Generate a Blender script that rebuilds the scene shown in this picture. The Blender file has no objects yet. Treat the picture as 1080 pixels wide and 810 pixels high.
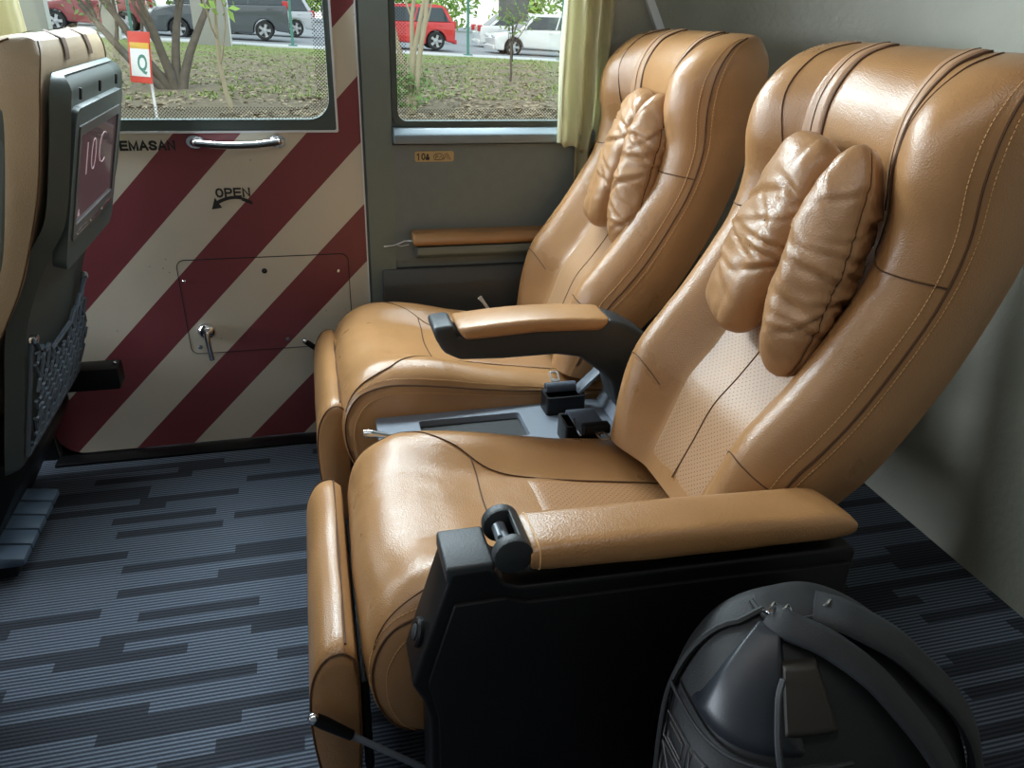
import bpy, bmesh, math, random
import numpy as np
from mathutils import Vector, Matrix, noise
R = random.Random(7)
C = bpy.context.scene.collection
sc = bpy.context.scene

# ------------------------------------------------------------------ helpers
class MB:
    """collects geometry, builds ONE mesh object"""
    def __init__(s): s.v=[]; s.f=[]; s.m=[]
    def add(s, v, f, mi=0):
        o=len(s.v); s.v.extend([tuple(map(float,p)) for p in v])
        for q in f: s.f.append(tuple(i+o for i in q)); s.m.append(mi)
        return s
    def bm(s, b, mi=0, fn=None):
        b.verts.ensure_lookup_table(); b.verts.index_update()
        vs=[tuple(v.co) for v in b.verts]
        if fn: vs=[fn(*p) for p in vs]
        s.add(vs, [[v.index for v in f.verts] for f in b.faces], mi); b.free(); return s
    def box(s, x0,x1,y0,y1,z0,z1, bev=0.0, seg=2, mi=0, fn=None):
        b=bmesh.new(); bmesh.ops.create_cube(b,size=1)
        for v in b.verts:
            v.co=((x0+x1)/2+v.co.x*(x1-x0),(y0+y1)/2+v.co.y*(y1-y0),(z0+z1)/2+v.co.z*(z1-z0))
        if bev>0: bmesh.ops.bevel(b,geom=b.edges[:],offset=bev,segments=seg,affect='EDGES',profile=.5)
        return s.bm(b,mi,fn)
    def prism(s, pts, a0, a1, axis='y', bev=0.0, seg=2, mi=0, fn=None, taper=None):
        """polygon pts in the two other axes, extruded along axis; bevelled"""
        def mk(p,a):
            if axis=='y': return (p[0],a,p[1])
            if axis=='x': return (a,p[0],p[1])
            return (p[0],p[1],a)
        b=bmesh.new(); n=len(pts)
        A=[b.verts.new(mk(p,a0)) for p in pts]
        q=pts if taper is None else taper
        B=[b.verts.new(mk(p,a1)) for p in q]
        b.faces.new(A); b.faces.new(B[::-1])
        for i in range(n): b.faces.new((A[i],B[i],B[(i+1)%n],A[(i+1)%n]))
        bmesh.ops.recalc_face_normals(b,faces=b.faces[:])
        if bev>0: bmesh.ops.bevel(b,geom=b.edges[:],offset=bev,segments=seg,affect='EDGES',profile=.5,clamp_overlap=True)
        return s.bm(b,mi,fn)
    def tube(s, path, r, n=8, closed=False, mi=0, caps=True):
        P=[Vector(p) for p in path]; k=len(P); rr=r if hasattr(r,'__len__') else [r]*k
        T=[]
        for i in range(k):
            a=P[(i-1)%k] if closed or i>0 else P[i]; b=P[(i+1)%k] if closed or i<k-1 else P[i]
            t=(b-a); T.append(t.normalized() if t.length>1e-9 else Vector((0,0,1)))
        up=Vector((0,0,1)) if abs(T[0].z)<.9 else Vector((1,0,0))
        N=(up-T[0]*up.dot(T[0])).normalized(); vs=[]; fs=[]
        for i in range(k):
            N=(N-T[i]*N.dot(T[i]))
            N=N.normalized() if N.length>1e-6 else T[i].orthogonal().normalized()
            Bn=T[i].cross(N)
            for j in range(n):
                a=2*math.pi*j/n; vs.append(P[i]+(N*math.cos(a)+Bn*math.sin(a))*rr[i])
        m=k if closed else k-1
        for i in range(m):
            for j in range(n):
                a=i*n+j; b=i*n+(j+1)%n; c=((i+1)%k)*n+(j+1)%n; d=((i+1)%k)*n+j
                fs.append((a,b,c,d))
        if caps and not closed:
            fs.append(tuple(range(n))[::-1]); fs.append(tuple((k-1)*n+j for j in range(n)))
        return s.add(vs,fs,mi)
    def lathe(s, prof, base, axis, n=20, mi=0):
        """prof: (radius, height) list from base along axis"""
        a=Vector(axis).normalized(); u=a.orthogonal().normalized(); w=a.cross(u); base=Vector(base)
        vs=[];fs=[]
        for (r,h) in prof:
            for j in range(n):
                t=2*math.pi*j/n; vs.append(base+a*h+(u*math.cos(t)+w*math.sin(t))*max(r,1e-5))
        for i in range(len(prof)-1):
            for j in range(n):
                fs.append((i*n+j,i*n+(j+1)%n,(i+1)*n+(j+1)%n,(i+1)*n+j))
        fs.append(tuple(range(n))[::-1]); fs.append(tuple((len(prof)-1)*n+j for j in range(n)))
        return s.add(vs,fs,mi)
    def ring(s, outer, inner, d0, d1, fn, mi=0):
        """solid plate between two matched loops of (x,h); fn(x,h,d)"""
        n=len(outer)
        vs=[fn(*p,d) for d in (d1,d0) for lp in (outer,inner) for p in lp]
        fs=[]
        for i in range(n):
            j=(i+1)%n
            fs+= [(i,j,n+j,n+i),(2*n+i,3*n+i,3*n+j,2*n+j),(i,2*n+i,2*n+j,j),(n+i,n+j,3*n+j,3*n+i)]
        return s.add(vs,fs,mi)
    def plate(s, loop, d0, d1, fn, mi=0):
        n=len(loop); vs=[fn(*p,d) for d in (d1,d0) for p in loop]
        fs=[tuple(range(n)),tuple(range(2*n-1,n-1,-1))]+[(i,n+i,n+(i+1)%n,(i+1)%n) for i in range(n)]
        return s.add(vs,fs,mi)
    def sphere(s, c, r, n=10, mi=0, sc3=(1,1,1)):
        b=bmesh.new(); bmesh.ops.create_uvsphere(b,u_segments=n,v_segments=max(6,n*2//3),radius=r)
        for v in b.verts: v.co=(c[0]+v.co.x*sc3[0],c[1]+v.co.y*sc3[1],c[2]+v.co.z*sc3[2])
        return s.bm(b,mi)
    def stitches(s, path, step=.008, ln=.0055, r=.0009, mi=0):
        P=[np.array(p,float) for p in path]; acc=0; nxt=0
        for a,b in zip(P[:-1],P[1:]):
            L=np.linalg.norm(b-a)
            if L<1e-7: continue
            d=(b-a)/L
            while nxt<acc+L:
                q=a+d*(nxt-acc); s.tube([q-d*ln/2,q+d*ln/2],r,5,mi=mi); nxt+=step
            acc+=L
        return s
    def build(s, name, mats, parent=None, smooth=35, off=None, recalc=True):
        me=bpy.data.meshes.new(name)
        off=off if off is not None else (parent['_w'] if parent is not None and '_w' in parent else (0,0,0))
        ox,oy,oz=off
        me.from_pydata([(x-ox,y-oy,z-oz) for x,y,z in s.v],[],s.f)
        if not isinstance(mats,(list,tuple)): mats=[mats]
        for m in mats: me.materials.append(m)
        me.polygons.foreach_set('material_index',s.m)
        if recalc:
            b=bmesh.new(); b.from_mesh(me); bmesh.ops.recalc_face_normals(b,faces=b.faces[:]); b.to_mesh(me); b.free()
        me.polygons.foreach_set('use_smooth',[True]*len(me.polygons))
        try: me.set_sharp_from_angle(angle=math.radians(smooth))
        except Exception: pass
        me.update()
        o=bpy.data.objects.new(name,me); C.objects.link(o)
        if parent is not None:
            o.parent=parent
            if '_w' in parent: o['_w']=[ox,oy,oz]
        return o

def thing(name,label,cat,loc=(0,0,0),group=None):
    o=bpy.data.objects.new(name,None); C.objects.link(o); o.location=loc; o.empty_display_size=.05
    o['label']=label; o['category']=cat; o['_w']=list(loc)
    if group: o['group']=group
    return o
def tag(o,label,cat,group=None,kind=None):
    o['label']=label; o['category']=cat
    if group: o['group']=group
    if kind: o['kind']=kind
    return o
def struct(o): o['kind']='structure'; return o
def rebase(o,loc):
    """move a single-mesh thing's origin to loc"""
    me=o.data; me.transform(Matrix.Translation(-Vector(loc))); o.location=loc; o['_w']=list(loc); return o

def rrect(x0,x1,z0,z1,r,n=6):
    if not hasattr(r,'__len__'): r=[r]*4     # order: BR, TR, TL, BL
    out=[]
    for (cx,cz,a0,rr) in ((x1-r[0],z0+r[0],-90,r[0]),(x1-r[1],z1-r[1],0,r[1]),(x0+r[2],z1-r[2],90,r[2]),(x0+r[3],z0+r[3],180,r[3])):
        for i in range(n):
            a=math.radians(a0+90*i/(n-1)); out.append((cx+rr*math.cos(a),cz+rr*math.sin(a)))
    return out
def catmull(rows,n):
    A=np.array(rows,float); k=len(A); out=[]
    for u in np.linspace(0,k-1,n):
        i=min(int(u),k-2); t=u-i
        p0=A[max(i-1,0)];p1=A[i];p2=A[i+1];p3=A[min(i+2,k-1)]
        out.append(.5*((2*p1)+(-p0+p2)*t+(2*p0-5*p1+4*p2-p3)*t*t+(-p0+3*p1-3*p2+p3)*t**3))
    return np.array(out)
def cat_at(A,u):
    k=len(A); u=min(max(u,0),k-1); i=min(int(u),k-2); t=u-i
    p0=A[max(i-1,0)];p1=A[i];p2=A[i+1];p3=A[min(i+2,k-1)]
    return .5*((2*p1)+(-p0+p2)*t+(2*p0-5*p1+4*p2-p3)*t*t+(-p0+3*p1-3*p2+p3)*t**3)

# ------------------------------------------------------------------ materials
def srgb(r,g,b):
    f=lambda c:(c/12.92 if c<=.04045 else ((c+.055)/1.055)**2.4)
    return (f(r/255),f(g/255),f(b/255),1)
def newmat(name):
    m=bpy.data.materials.new(name); m.use_nodes=True; nt=m.node_tree
    return m,nt,nt.nodes['Principled BSDF']
def N(nt,t,**k):
    n=nt.nodes.new(t)
    for a,b in k.items():
        if a in n.inputs.keys() if hasattr(n.inputs,'keys') else False: n.inputs[a].default_value=b
        else: setattr(n,a,b)
    return n
def mth(nt,op,a,b=None,clamp=False):
    n=nt.nodes.new('ShaderNodeMath'); n.operation=op; n.use_clamp=clamp
    for i,x in enumerate((a,b)):
        if x is None: continue
        if isinstance(x,(int,float)): n.inputs[i].default_value=x
        else: nt.links.new(x,n.inputs[i])
    return n.outputs[0]
def mixc(nt,f,a,b):
    n=nt.nodes.new('ShaderNodeMix'); n.data_type='RGBA'
    for i,x in ((0,f),(6,a),(7,b)):
        if isinstance(x,(int,float)): n.inputs[i].default_value=x
        elif isinstance(x,tuple): n.inputs[i].default_value=x
        else: nt.links.new(x,n.inputs[i])
    return n.outputs[2]
def objco(nt):
    return nt.nodes.new('ShaderNodeTexCoord').outputs['Object']
def sep(nt,v):
    n=nt.nodes.new('ShaderNodeSeparateXYZ'); nt.links.new(v,n.inputs[0]); return n.outputs
def bump(nt,b,h,strength,dist=.001):
    n=nt.nodes.new('ShaderNodeBump'); n.inputs['Strength'].default_value=strength; n.inputs['Distance'].default_value=dist
    nt.links.new(h,n.inputs['Height']); nt.links.new(n.outputs[0],b.inputs['Normal']); return n
def plain(name,col,rough=.5,metal=0,spec=.5,var=.06,scale=30,bmp=0,bscale=300,emit=None,estr=0,coat=0):
    m,nt,b=newmat(name)
    co=objco(nt)
    no=N(nt,'ShaderNodeTexNoise'); no.inputs['Scale'].default_value=scale; no.inputs['Detail'].default_value=4
    nt.links.new(co,no.inputs['Vector'])
    dk=tuple(c*(1-var) for c in col[:3])+(1,); lt=tuple(min(1,c*(1+var)) for c in col[:3])+(1,)
    nt.links.new(mixc(nt,no.outputs['Fac'],dk,lt),b.inputs['Base Color'])
    b.inputs['Roughness'].default_value=rough; b.inputs['Metallic'].default_value=metal
    b.inputs['Specular IOR Level'].default_value=spec
    b.inputs['Coat Weight'].default_value=coat
    if emit: b.inputs['Emission Color'].default_value=emit; b.inputs['Emission Strength'].default_value=estr
    if bmp:
        n2=N(nt,'ShaderNodeTexNoise'); n2.inputs['Scale'].default_value=bscale; nt.links.new(co,n2.inputs['Vector'])
        bump(nt,b,n2.outputs['Fac'],bmp)
    return m
def leather(name,col,rough=.38,perf=False,wear=.25,scale=1.0):
    m,nt,b=newmat(name); co=objco(nt)
    no=N(nt,'ShaderNodeTexNoise'); no.inputs['Scale'].default_value=7; no.inputs['Detail'].default_value=6
    nt.links.new(co,no.inputs['Vector'])
    dk=tuple(c*(1-wear) for c in col[:3])+(1,); lt=tuple(min(1,c*(1+wear*.6)) for c in col[:3])+(1,)
    base=mixc(nt,no.outputs['Fac'],dk,lt)
    vo=N(nt,'ShaderNodeTexVoronoi'); vo.inputs['Scale'].default_value=420*scale; nt.links.new(co,vo.inputs['Vector'])
    n3=N(nt,'ShaderNodeTexNoise'); n3.inputs['Scale'].default_value=16; n3.inputs['Detail'].default_value=7; n3.inputs['Distortion'].default_value=.8
    nt.links.new(co,n3.inputs['Vector'])
    h=mth(nt,'ADD',mth(nt,'MULTIPLY',vo.outputs['Distance'],.5),mth(nt,'MULTIPLY',n3.outputs['Fac'],1.3))
    if perf:
        s=sep(nt,co); k=1/.0062
        a=mth(nt,'MULTIPLY',s[1],k); c=mth(nt,'MULTIPLY',mth(nt,'ADD',mth(nt,'MULTIPLY',s[2],1.0 if perf=='back' else .35),mth(nt,'MULTIPLY',s[0],.45 if perf=='back' else 1.0)),k)
        p=mth(nt,'ADD',a,c); q=mth(nt,'SUBTRACT',a,c)
        d=lambda x: mth(nt,'ABSOLUTE',mth(nt,'SUBTRACT',mth(nt,'FRACT',x),.5))
        P,Q=d(mth(nt,'MULTIPLY',p,.5)),d(mth(nt,'MULTIPLY',q,.5))
        r=mth(nt,'SQRT',mth(nt,'ADD',mth(nt,'MULTIPLY',P,P),mth(nt,'MULTIPLY',Q,Q)))
        hole=mth(nt,'LESS_THAN',r,.15)
        base=mixc(nt,hole,base,tuple(c*.16 for c in col[:3])+(1,))
    nt.links.new(base,b.inputs['Base Color'])
    rr=mth(nt,'ADD',mth(nt,'MULTIPLY',no.outputs['Fac'],.16),rough-.08)
    nt.links.new(rr,b.inputs['Roughness'])
    b.inputs['Specular IOR Level'].default_value=.65
    bump(nt,b,h,.45,.0018)
    return m

GL={'E':[[(1,0),(0,0),(0,1),(1,1)],[(0,.52),(.9,.52)]],'M':[[(-.1,0),(-.1,1),(.5,.05),(1.1,1),(1.1,0)]],'A':[[(-.05,0),(.5,1),(1.05,0)],[(.2,.34),(.8,.34)]],
'N':[[(0,0),(0,1),(1,0),(1,1)]],'K':[[(0,0),(0,1)],[(1,1),(.05,.45)],[(.35,.62),(1,0)]],'P':[[(0,0),(0,1),(.7,1),(.95,.9),(1,.74),(.95,.56),(.7,.46),(0,.46)]],'I':[[(.5,0),(.5,1)]],'T':[[(0,1),(1,1)],[(.5,1),(.5,0)]],
'U':[[(0,1),(0,.3),(.14,.06),(.5,0),(.86,.06),(1,.3),(1,1)]],
'S':[[(1,.80),(.85,.95),(.5,1),(.14,.93),(.02,.75),(.2,.58),(.78,.43),(.98,.26),(.86,.06),(.5,0),(.14,.05),(0,.22)]],
'C':[[(1,.76),(.84,.94),(.5,1),(.16,.90),(0,.62),(0,.38),(.16,.10),(.5,0),(.84,.06),(1,.26)]],
'O':[[(.5,1),(.16,.90),(0,.62),(0,.38),(.16,.10),(.5,0),(.84,.10),(1,.38),(1,.62),(.84,.90),(.5,1)]],
'1':[[(.15,.78),(.55,1),(.55,0)]],'0':[[(.5,1),(.16,.88),(.05,.6),(.05,.4),(.16,.12),(.5,0),(.84,.12),(.95,.4),(.95,.6),(.84,.88),(.5,1)]]}
def stroke_text(body,x,h,size,sw,d0,d1,fn,right=None,cw=.62,gap=.34):
    mb=MB(); adv=lambda c:(cw*(.35 if c=='I' else 1.2 if c=='M' else 1)+gap)*size if c!=' ' else .5*size
    tot=sum(adv(c) for c in body)-gap*size; cx=x if right is None else right-tot
    for c in body:
        if c!=' ':
            w=cw*size*(.35 if c=='I' else 1.0); ox=cx+(.06*size if c=='M' else 0)
            for pl in GL[c]:
                P=[np.array((ox+a*w,h+b*size)) for a,b in pl]; n=len(P); L=[];Rr=[]
                cl=np.allclose(P[0],P[-1])
                for i in range(n):
                    a=P[i]-P[i-1] if i>0 else (P[-1]-P[-2] if cl else P[1]-P[0]); b=P[i+1]-P[i] if i<n-1 else (P[1]-P[0] if cl else P[i]-P[i-1])
                    a=a/np.linalg.norm(a); b=b/np.linalg.norm(b); t=a+b; t=t/(np.linalg.norm(t)+1e-9); nn=np.array((-t[1],t[0])); k=min(1.8,1/max(.45,np.dot(nn,(-a[1],a[0]))))
                    q=P[i]+(t*-sw/2 if i==0 and not cl else t*sw/2 if i==n-1 and not cl else 0)
                    L.append(q+nn*sw/2*k); Rr.append(q-nn*sw/2*k)
                vs=[fn(*p,d) for d in (d1,d0) for p in L+Rr]; m=2*n; fs=[]
                for i in range(n-1): fs+=[(i,i+1,n+i+1,n+i),(m+i,m+n+i,m+n+i+1,m+i+1),(i,m+i,m+i+1,i+1),(n+i,n+i+1,m+n+i+1,m+n+i)]
                mb.add(vs,fs)
        cx+=adv(c)
    return mb

M={}
TAN=(.372,.188,.074,1)
M['leather']=leather('tan_leather',TAN,.30)
M['leather_soft']=leather('tan_leather_soft',(.372,.186,.071,1),.33,scale=.8)
M['leather_perf']=leather('perforated_leather_back',(.43,.245,.128,1),.38,perf='back',wear=.15)
M['leather_perf_seat']=leather('perforated_leather_seat',(.37,.187,.08,1),.36,perf='seat',wear=.15)
M['strap']=leather('strap_leather',(.42,.235,.125,1),.40,wear=.12)
M['seam']=plain('seam_groove',(.085,.036,.012,1),.8)
M['thread']=plain('tan_thread',(.62,.36,.15,1),.6)
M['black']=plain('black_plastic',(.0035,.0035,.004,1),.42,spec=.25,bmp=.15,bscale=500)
M['blackgrain']=plain('grained_black_plastic',(.018,.021,.023,1),.5,bmp=.5,bscale=350)
M['greyplas']=plain('grey_plastic',(.15,.17,.20,1),.42,spec=.5)
M['shell']=plain('dark_green_grey_shell',(.05,.065,.06,1),.5,bmp=.2,bscale=400)
M['chrome']=plain('chrome',(.75,.76,.78,1),.16,metal=1)
M['rubber']=plain('black_rubber',(.012,.013,.013,1),.7)
M['webbing']=plain('seatbelt_webbing',(.05,.062,.085,1),.7,bmp=.6,bscale=900)
M['whiteplas']=plain('white_plastic',(.7,.7,.68,1),.4)
# ------------------------------------------------------------------ upholstered pads
FY=np.array([0,.2,.40,.54,.68,.80,.90,.96,1.0])
class Pad:
    """lofted cushion. rows: seam x,z / underside x,z / crest height, centre height, half width"""
    def __init__(s,rows,yc,dx=0,bul=.018): s.r=np.array(rows,float); s.yc=yc; s.dx=dx; s.bul=bul
    def raw(s,u,t):
        a=cat_at(s.r,u*(len(s.r)-1)); S=a[:2];B=a[2:4];c,p,w=a[4:]
        d=S-B; D=np.linalg.norm(d)+1e-9; m=d/D; sg=1 if t>=0 else -1; t=abs(t)
        if t<=1:
            vals=np.array([p,p,p+.07*(c-p),p+.5*(c-p),p+.93*(c-p),c,c*.74,c*.42,0])
            i=np.interp(t,FY,np.arange(9)); h=D+cat_at(vals[:,None],i)[0]; y=w*t
        elif t<=1.35:
            k=(t-1)/.35; h=D*(1-k); y=w*(1+.028*math.sin(math.pi*k))
        else:
            k=(t-1.35)/.65; h=-s.bul*math.sin(k*math.pi/2); y=w*(1-k)
        q=B+m*h
        return np.array((q[0]+s.dx,s.yc+sg*y,q[1]))
    def nrm(s,u,t):
        e=.004; a=s.raw(min(u+e,1),t)-s.raw(max(u-e,0),t); b=s.raw(u,t+e)-s.raw(u,t-e)
        n=np.cross(a,b); n/=np.linalg.norm(n)+1e-12
        return n
    def P(s,u,t,h=0):
        p=s.raw(u,t)
        if h: p=p+s.sgn*s.nrm(u,t)*h
        return p
    sgn=1
    def fix(s,u,t,out):
        s.sgn=1 if np.dot(s.nrm(u,t),out)>0 else -1; return s
    def u_at(s,axis,val,lo=0,hi=1):
        us=np.linspace(lo,hi,400); vs=[s.raw(u,0.999)[axis] for u in us]
        return float(us[int(np.argmin(np.abs(np.array(vs)-val)))])
    def mesh(s,mb,nu=64,wr=0):
        tf=list(np.concatenate([np.linspace(0,.9,25),[.93,.955,.975,.99,1.0]])); ts=tf+list(np.linspace(1,1.35,7))[1:]+list(np.linspace(1.35,2,8))[1:]
        T=[-t for t in ts[:0:-1]]+ts[:-1]       # closed loop (t=2 == -2)
        vs=[];n=len(T)
        for i in range(nu):
            u=i/(nu-1)
            for t in T:
                p=s.raw(u,t)
                if wr and abs(t)<1.2:
                    k=noise.noise(Vector((p[0]*9,p[1]*9,p[2]*9)))*wr+noise.noise(Vector((p[0]*28,p[1]*28,p[2]*28)))*wr*.4
                    p=p+s.sgn*s.nrm(u,t)*k
                vs.append(p)
        fs=[(i*n+j,i*n+(j+1)%n,(i+1)*n+(j+1)%n,(i+1)*n+j) for i in range(nu-1) for j in range(n)]
        fs.append(tuple(range(n))); fs.append(tuple((nu-1)*n+j for j in range(n)))
        mb.add(vs,fs); return mb
    def patch(s,mb,u0,u1,t0,t1,h=.004,nu=30,nt=24,sink=.004,mi=0,tf=None):
        vs=[]
        for i in range(nu):
            a=i/(nu-1)
            for j in range(nt):
                b=j/(nt-1); e=min(a,1-a,b,1-b)
                hh=-sink+(h+sink)*min(1,(e*14))**.5
                u=u0+(u1-u0)*a; ta,tb=(t0,t1) if tf is None else tf(a)
                vs.append(s.P(u,ta+(tb-ta)*b,hh))
        fs=[(i*nt+j,i*nt+j+1,(i+1)*nt+j+1,(i+1)*nt+j) for i in range(nu-1) for j in range(nt-1)]
        mb.add(vs,fs,mi); return mb
    def line(s,pts,h=0,n=24):
        """pts list of (u,t) -> surface polyline"""
        q=catmull(pts,n) if len(pts)>2 else np.array([np.array(pts[0])+(np.array(pts[1])-np.array(pts[0]))*k for k in np.linspace(0,1,n)])
        return [s.P(a,b,h) for a,b in q]

def extrude_pad(mb,prof,y0,y1,edge=.02,shr=.86,n=14,mi=0,wr=0,sag=0):
    """closed xz profile extruded along y with soft ends"""
    P=catmull(list(prof)+[prof[0]],60)[:-1]; c=P.mean(0)
    st=[(y0,shr*.93),(y0+edge*.12,shr),(y0+edge*.35,(1+shr)/2),(y0+edge,1)]
    ys=st+[(y0+edge+(y1-y0-2*edge)*k/(n+1),1) for k in range(1,n+1)]+[(y0+y1-a,b) for a,b in st[::-1]]
    vs=[];m=len(P)
    for y,k in ys:
        f=1-sag*math.sin(math.pi*(y-y0)/(y1-y0))
        for p in P:
            q=c+(p-c)*k*(f if True else 1)
            d=noise.noise(Vector((q[0]*14,y*9,q[1]*14)))*wr
            q=c+(q-c)*(1+d)
            vs.append((q[0],y,q[1]))
    fs=[(i*m+j,i*m+(j+1)%m,(i+1)*m+(j+1)%m,(i+1)*m+j) for i in range(len(ys)-1) for j in range(m)]
    fs.append(tuple(range(m))); fs.append(tuple((len(ys)-1)*m+j for j in range(m)))
    return mb.add(vs,fs,mi)

BACK=[ # Sx,Sz,Bx,Bz,c,p,w
 (.600,.455,.700,.430,.030,-.010,.250),
 (.640,.560,.738,.525,.055,-.015,.268),
 (.673,.641,.775,.590,.064,-.016,.278),
 (.718,.700,.812,.635,.066,-.016,.284),
 (.762,.760,.855,.700,.066,-.014,.286),
 (.812,.845,.912,.800,.064,-.012,.286),
 (.852,.930,.955,.905,.060,-.008,.286),
 (.872,1.017,.983,1.000,.062,.000,.286),
 (.870,1.110,1.000,1.115,.070,.008,.285),
 (.882,1.180,1.008,1.185,.066,.012,.282),
 (.915,1.232,1.010,1.215,.036,.012,.272),
 (.955,1.254,1.008,1.236,.016,.010,.256),
 (.985,1.262,1.002,1.254,.004,.004,.240)]
CUSH=[
 (.105,.205,.125,.215,.004,.004,.245),
 (.060,.240,.140,.255,.010,.012,.255),
 (.032,.310,.155,.285,.012,.014,.262),
 (.030,.390,.175,.310,.014,.018,.265),
 (.062,.452,.205,.325,.022,.026,.265),
 (.125,.476,.235,.332,.040,.030,.265),
 (.190,.474,.275,.338,.052,.022,.265),
 (.270,.463,.320,.342,.050,.006,.265),
 (.370,.447,.390,.345,.038,.000,.265),
 (.480,.433,.480,.345,.026,-.006,.265),
 (.600,.422,.590,.345,.014,-.014,.262),
 (.730,.405,.720,.345,.004,-.016,.250)]

def backrest(root,yc,dx,name='backrest',rows=BACK,full=True):
    pad=Pad(rows,yc,dx).fix(.5,0,np.array((-1,0,0)))
    mb=MB(); pad.mesh(mb,72,wr=.0016 if full else .001)
    ob=mb.build(name,M['leather'],root,smooth=60)
    if not full: return pad,ob
    us=pad.u_at(2,.955,.3,.8); ut=pad.u_at(2,.80,.2,.7)
    g=MB()
    for sg in (1,-1):
        g.tube(pad.line([(.03,sg*1.0),(.25,sg*1.0),(.5,sg*1.0),(.75,sg*1.0),(.93,sg*1.0)],.0004,90),.0020,6)
        g.tube(pad.line([(us+.01,sg*.50),(us-.004,sg*.75),(us,sg*1.0)],.0006),.0014,6)
        g.tube(pad.line([(.13,sg*.52),(.155,sg*.72),(.14,sg*1.0)],.0006),.0013,6)
        g.tube(pad.line([(us+.01,sg*.47),(us+.12,sg*.53),(.80,sg*.63),(.88,sg*.655),(.955,sg*.65)],.0006,40),.0014,6)
    g.build('seam',M['seam'],ob)
    for sg in (1,-1):
        st=MB()
        for tt,h in ((.972,.0012),(1.035,.0012)):
            st.stitches(pad.line([(.05,sg*tt),(.25,sg*tt),(.5,sg*tt),(.75,sg*tt),(.92,sg*tt)],h,160),.0075,.0052,.0008)
        st.build('stitching',M['thread'],ob)
    pm=MB(); pad.patch(pm,.015,us+.01,-.42,.42,.003,44,28,.004,tf=lambda a:(-.40-.05*a,.40+.05*a))
    po=pm.build('perforated_panel',M['leather_perf'],root,smooth=60)
    cs=MB(); cs.tube(pad.line([(.03,0),(.2,0),(us,0)],.0034,40),.0014,6); cs.build('centre_seam',M['seam'],po)
    return pad,ob

def cushion(root,yc):
    pad=Pad(CUSH,yc,0).fix(.6,0,np.array((0,0,1)))
    mb=MB(); pad.mesh(mb,76,wr=.0022); ob=mb.build('seat_cushion',M['leather'],root,smooth=60)
    ux=lambda x: pad.u_at(0,x,.4,1)
    g=MB()
    for sg in (1,-1):
        g.tube(pad.line([(.02,sg*1.0),(.3,sg*1.0),(.6,sg*1.0),(.97,sg*1.0)],.0004,90),.0020,6)
        g.tube(pad.line([(.30,sg*.97),(.40,sg*.93),(ux(.17),sg*.86),(ux(.245),sg*.66),(ux(.30),sg*.46),(ux(.40),sg*.40),(ux(.70),sg*.40)],.0006,60),.0014,6)
    g.tube(pad.line([(ux(.272),-.55),(ux(.262),0),(ux(.272),.55)],.0006,30),.0014,6)
    g.build('seam',M['seam'],ob)
    for sg in (1,-1):
        st=MB()
        for tt in (.968,1.05): st.stitches(pad.line([(.05,sg*tt),(.3,sg*tt),(.6,sg*tt),(.95,sg*tt)],.0012,160),.0075,.0052,.0008)
        st.build('stitching',M['thread'],ob)
    pm=MB(); pad.patch(pm,ux(.36),ux(.72),-.40,.40,.0035,30,26,.004); pm.build('perforated_insert',M['leather_perf_seat'],root,smooth=60)
    return pad

def footrest(root,y0,y1,dx,dz=0):
    prof=[(.012,.415),(-.008,.432),(-.036,.420),(-.058,.375),(-.066,.300),(-.062,.200),(-.050,.115),(-.030,.088),(-.004,.092),(.010,.180),(.016,.330)]
    prof=[(x+dx,z+dz) for x,z in prof]
    mb=MB(); extrude_pad(mb,prof,y0,y1,.022,.9,16,wr=.03); ob=mb.build('footrest',M['leather_soft'],root,smooth=55)
    g=MB(); P=catmull(prof+[prof[0]],60); k=int(np.argmin(np.abs(P[:,0]-(-.004+dx))+10*(P[:,1]<.41+dz)))
    x,z=P[k]
    g.tube([(x,y0+.02,z-.001),(x,(y0+y1)/2,z+.001),(x,y1-.02,z-.001)],.0022,6)
    for yy in (y0+.004,y1-.004):
        c=P.mean(0); loop=[(c[0]+(p[0]-c[0])*.955,yy,c[1]+(p[1]-c[1])*.955) for p in P[:-1]]
        g.tube(loop,.0018,5,closed=True)
    g.build('seam',M['seam'],ob)
    b=MB(); b.box(.014+dx,.030+dx,y0+.03,y1-.03,.10,.31,.005); b.build('footrest_bracket',M['black'],root)
    return ob

def seat_base(root,y0,y1,x0=.16,x1=.74,dx=0):
    b=MB()
    b.box(x0+dx,x1+dx,y0+.03,y1-.03,.10,.335,.01)
    b.build('seat_frame',M['black'],root)
    for y in (y0+.06,y1-.10):
        f=MB(); f.box(x0+.03+dx,x1-.03+dx,y,y+.04,.001,.11,.004); f.build('floor_rail',M['black'],root)

# ------------------------------------------------------------------ the two big seats
YN,YF=1.155,1.94
near=thing('reclining_seat','tan leather reclining seat nearest the camera, with black side panel and padded armrest','seat',(.40,YN,0),'tan leather reclining seats')
far=thing('reclining_seat','tan leather reclining seat beside the curtained window, beyond the black centre armrest','seat',(.40,YF,0),'tan leather reclining seats')
padN,_=backrest(near,YN,.015)
padF,_=backrest(far,YF,0)
cushion(near,YN); cushion(far,YF)
footrest(near,.905,1.41,-.008,-.02)
footrest(far,1.69,2.20,.022,.0)
seat_base(near,.89,1.42); seat_base(far,1.67,2.20)
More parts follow.
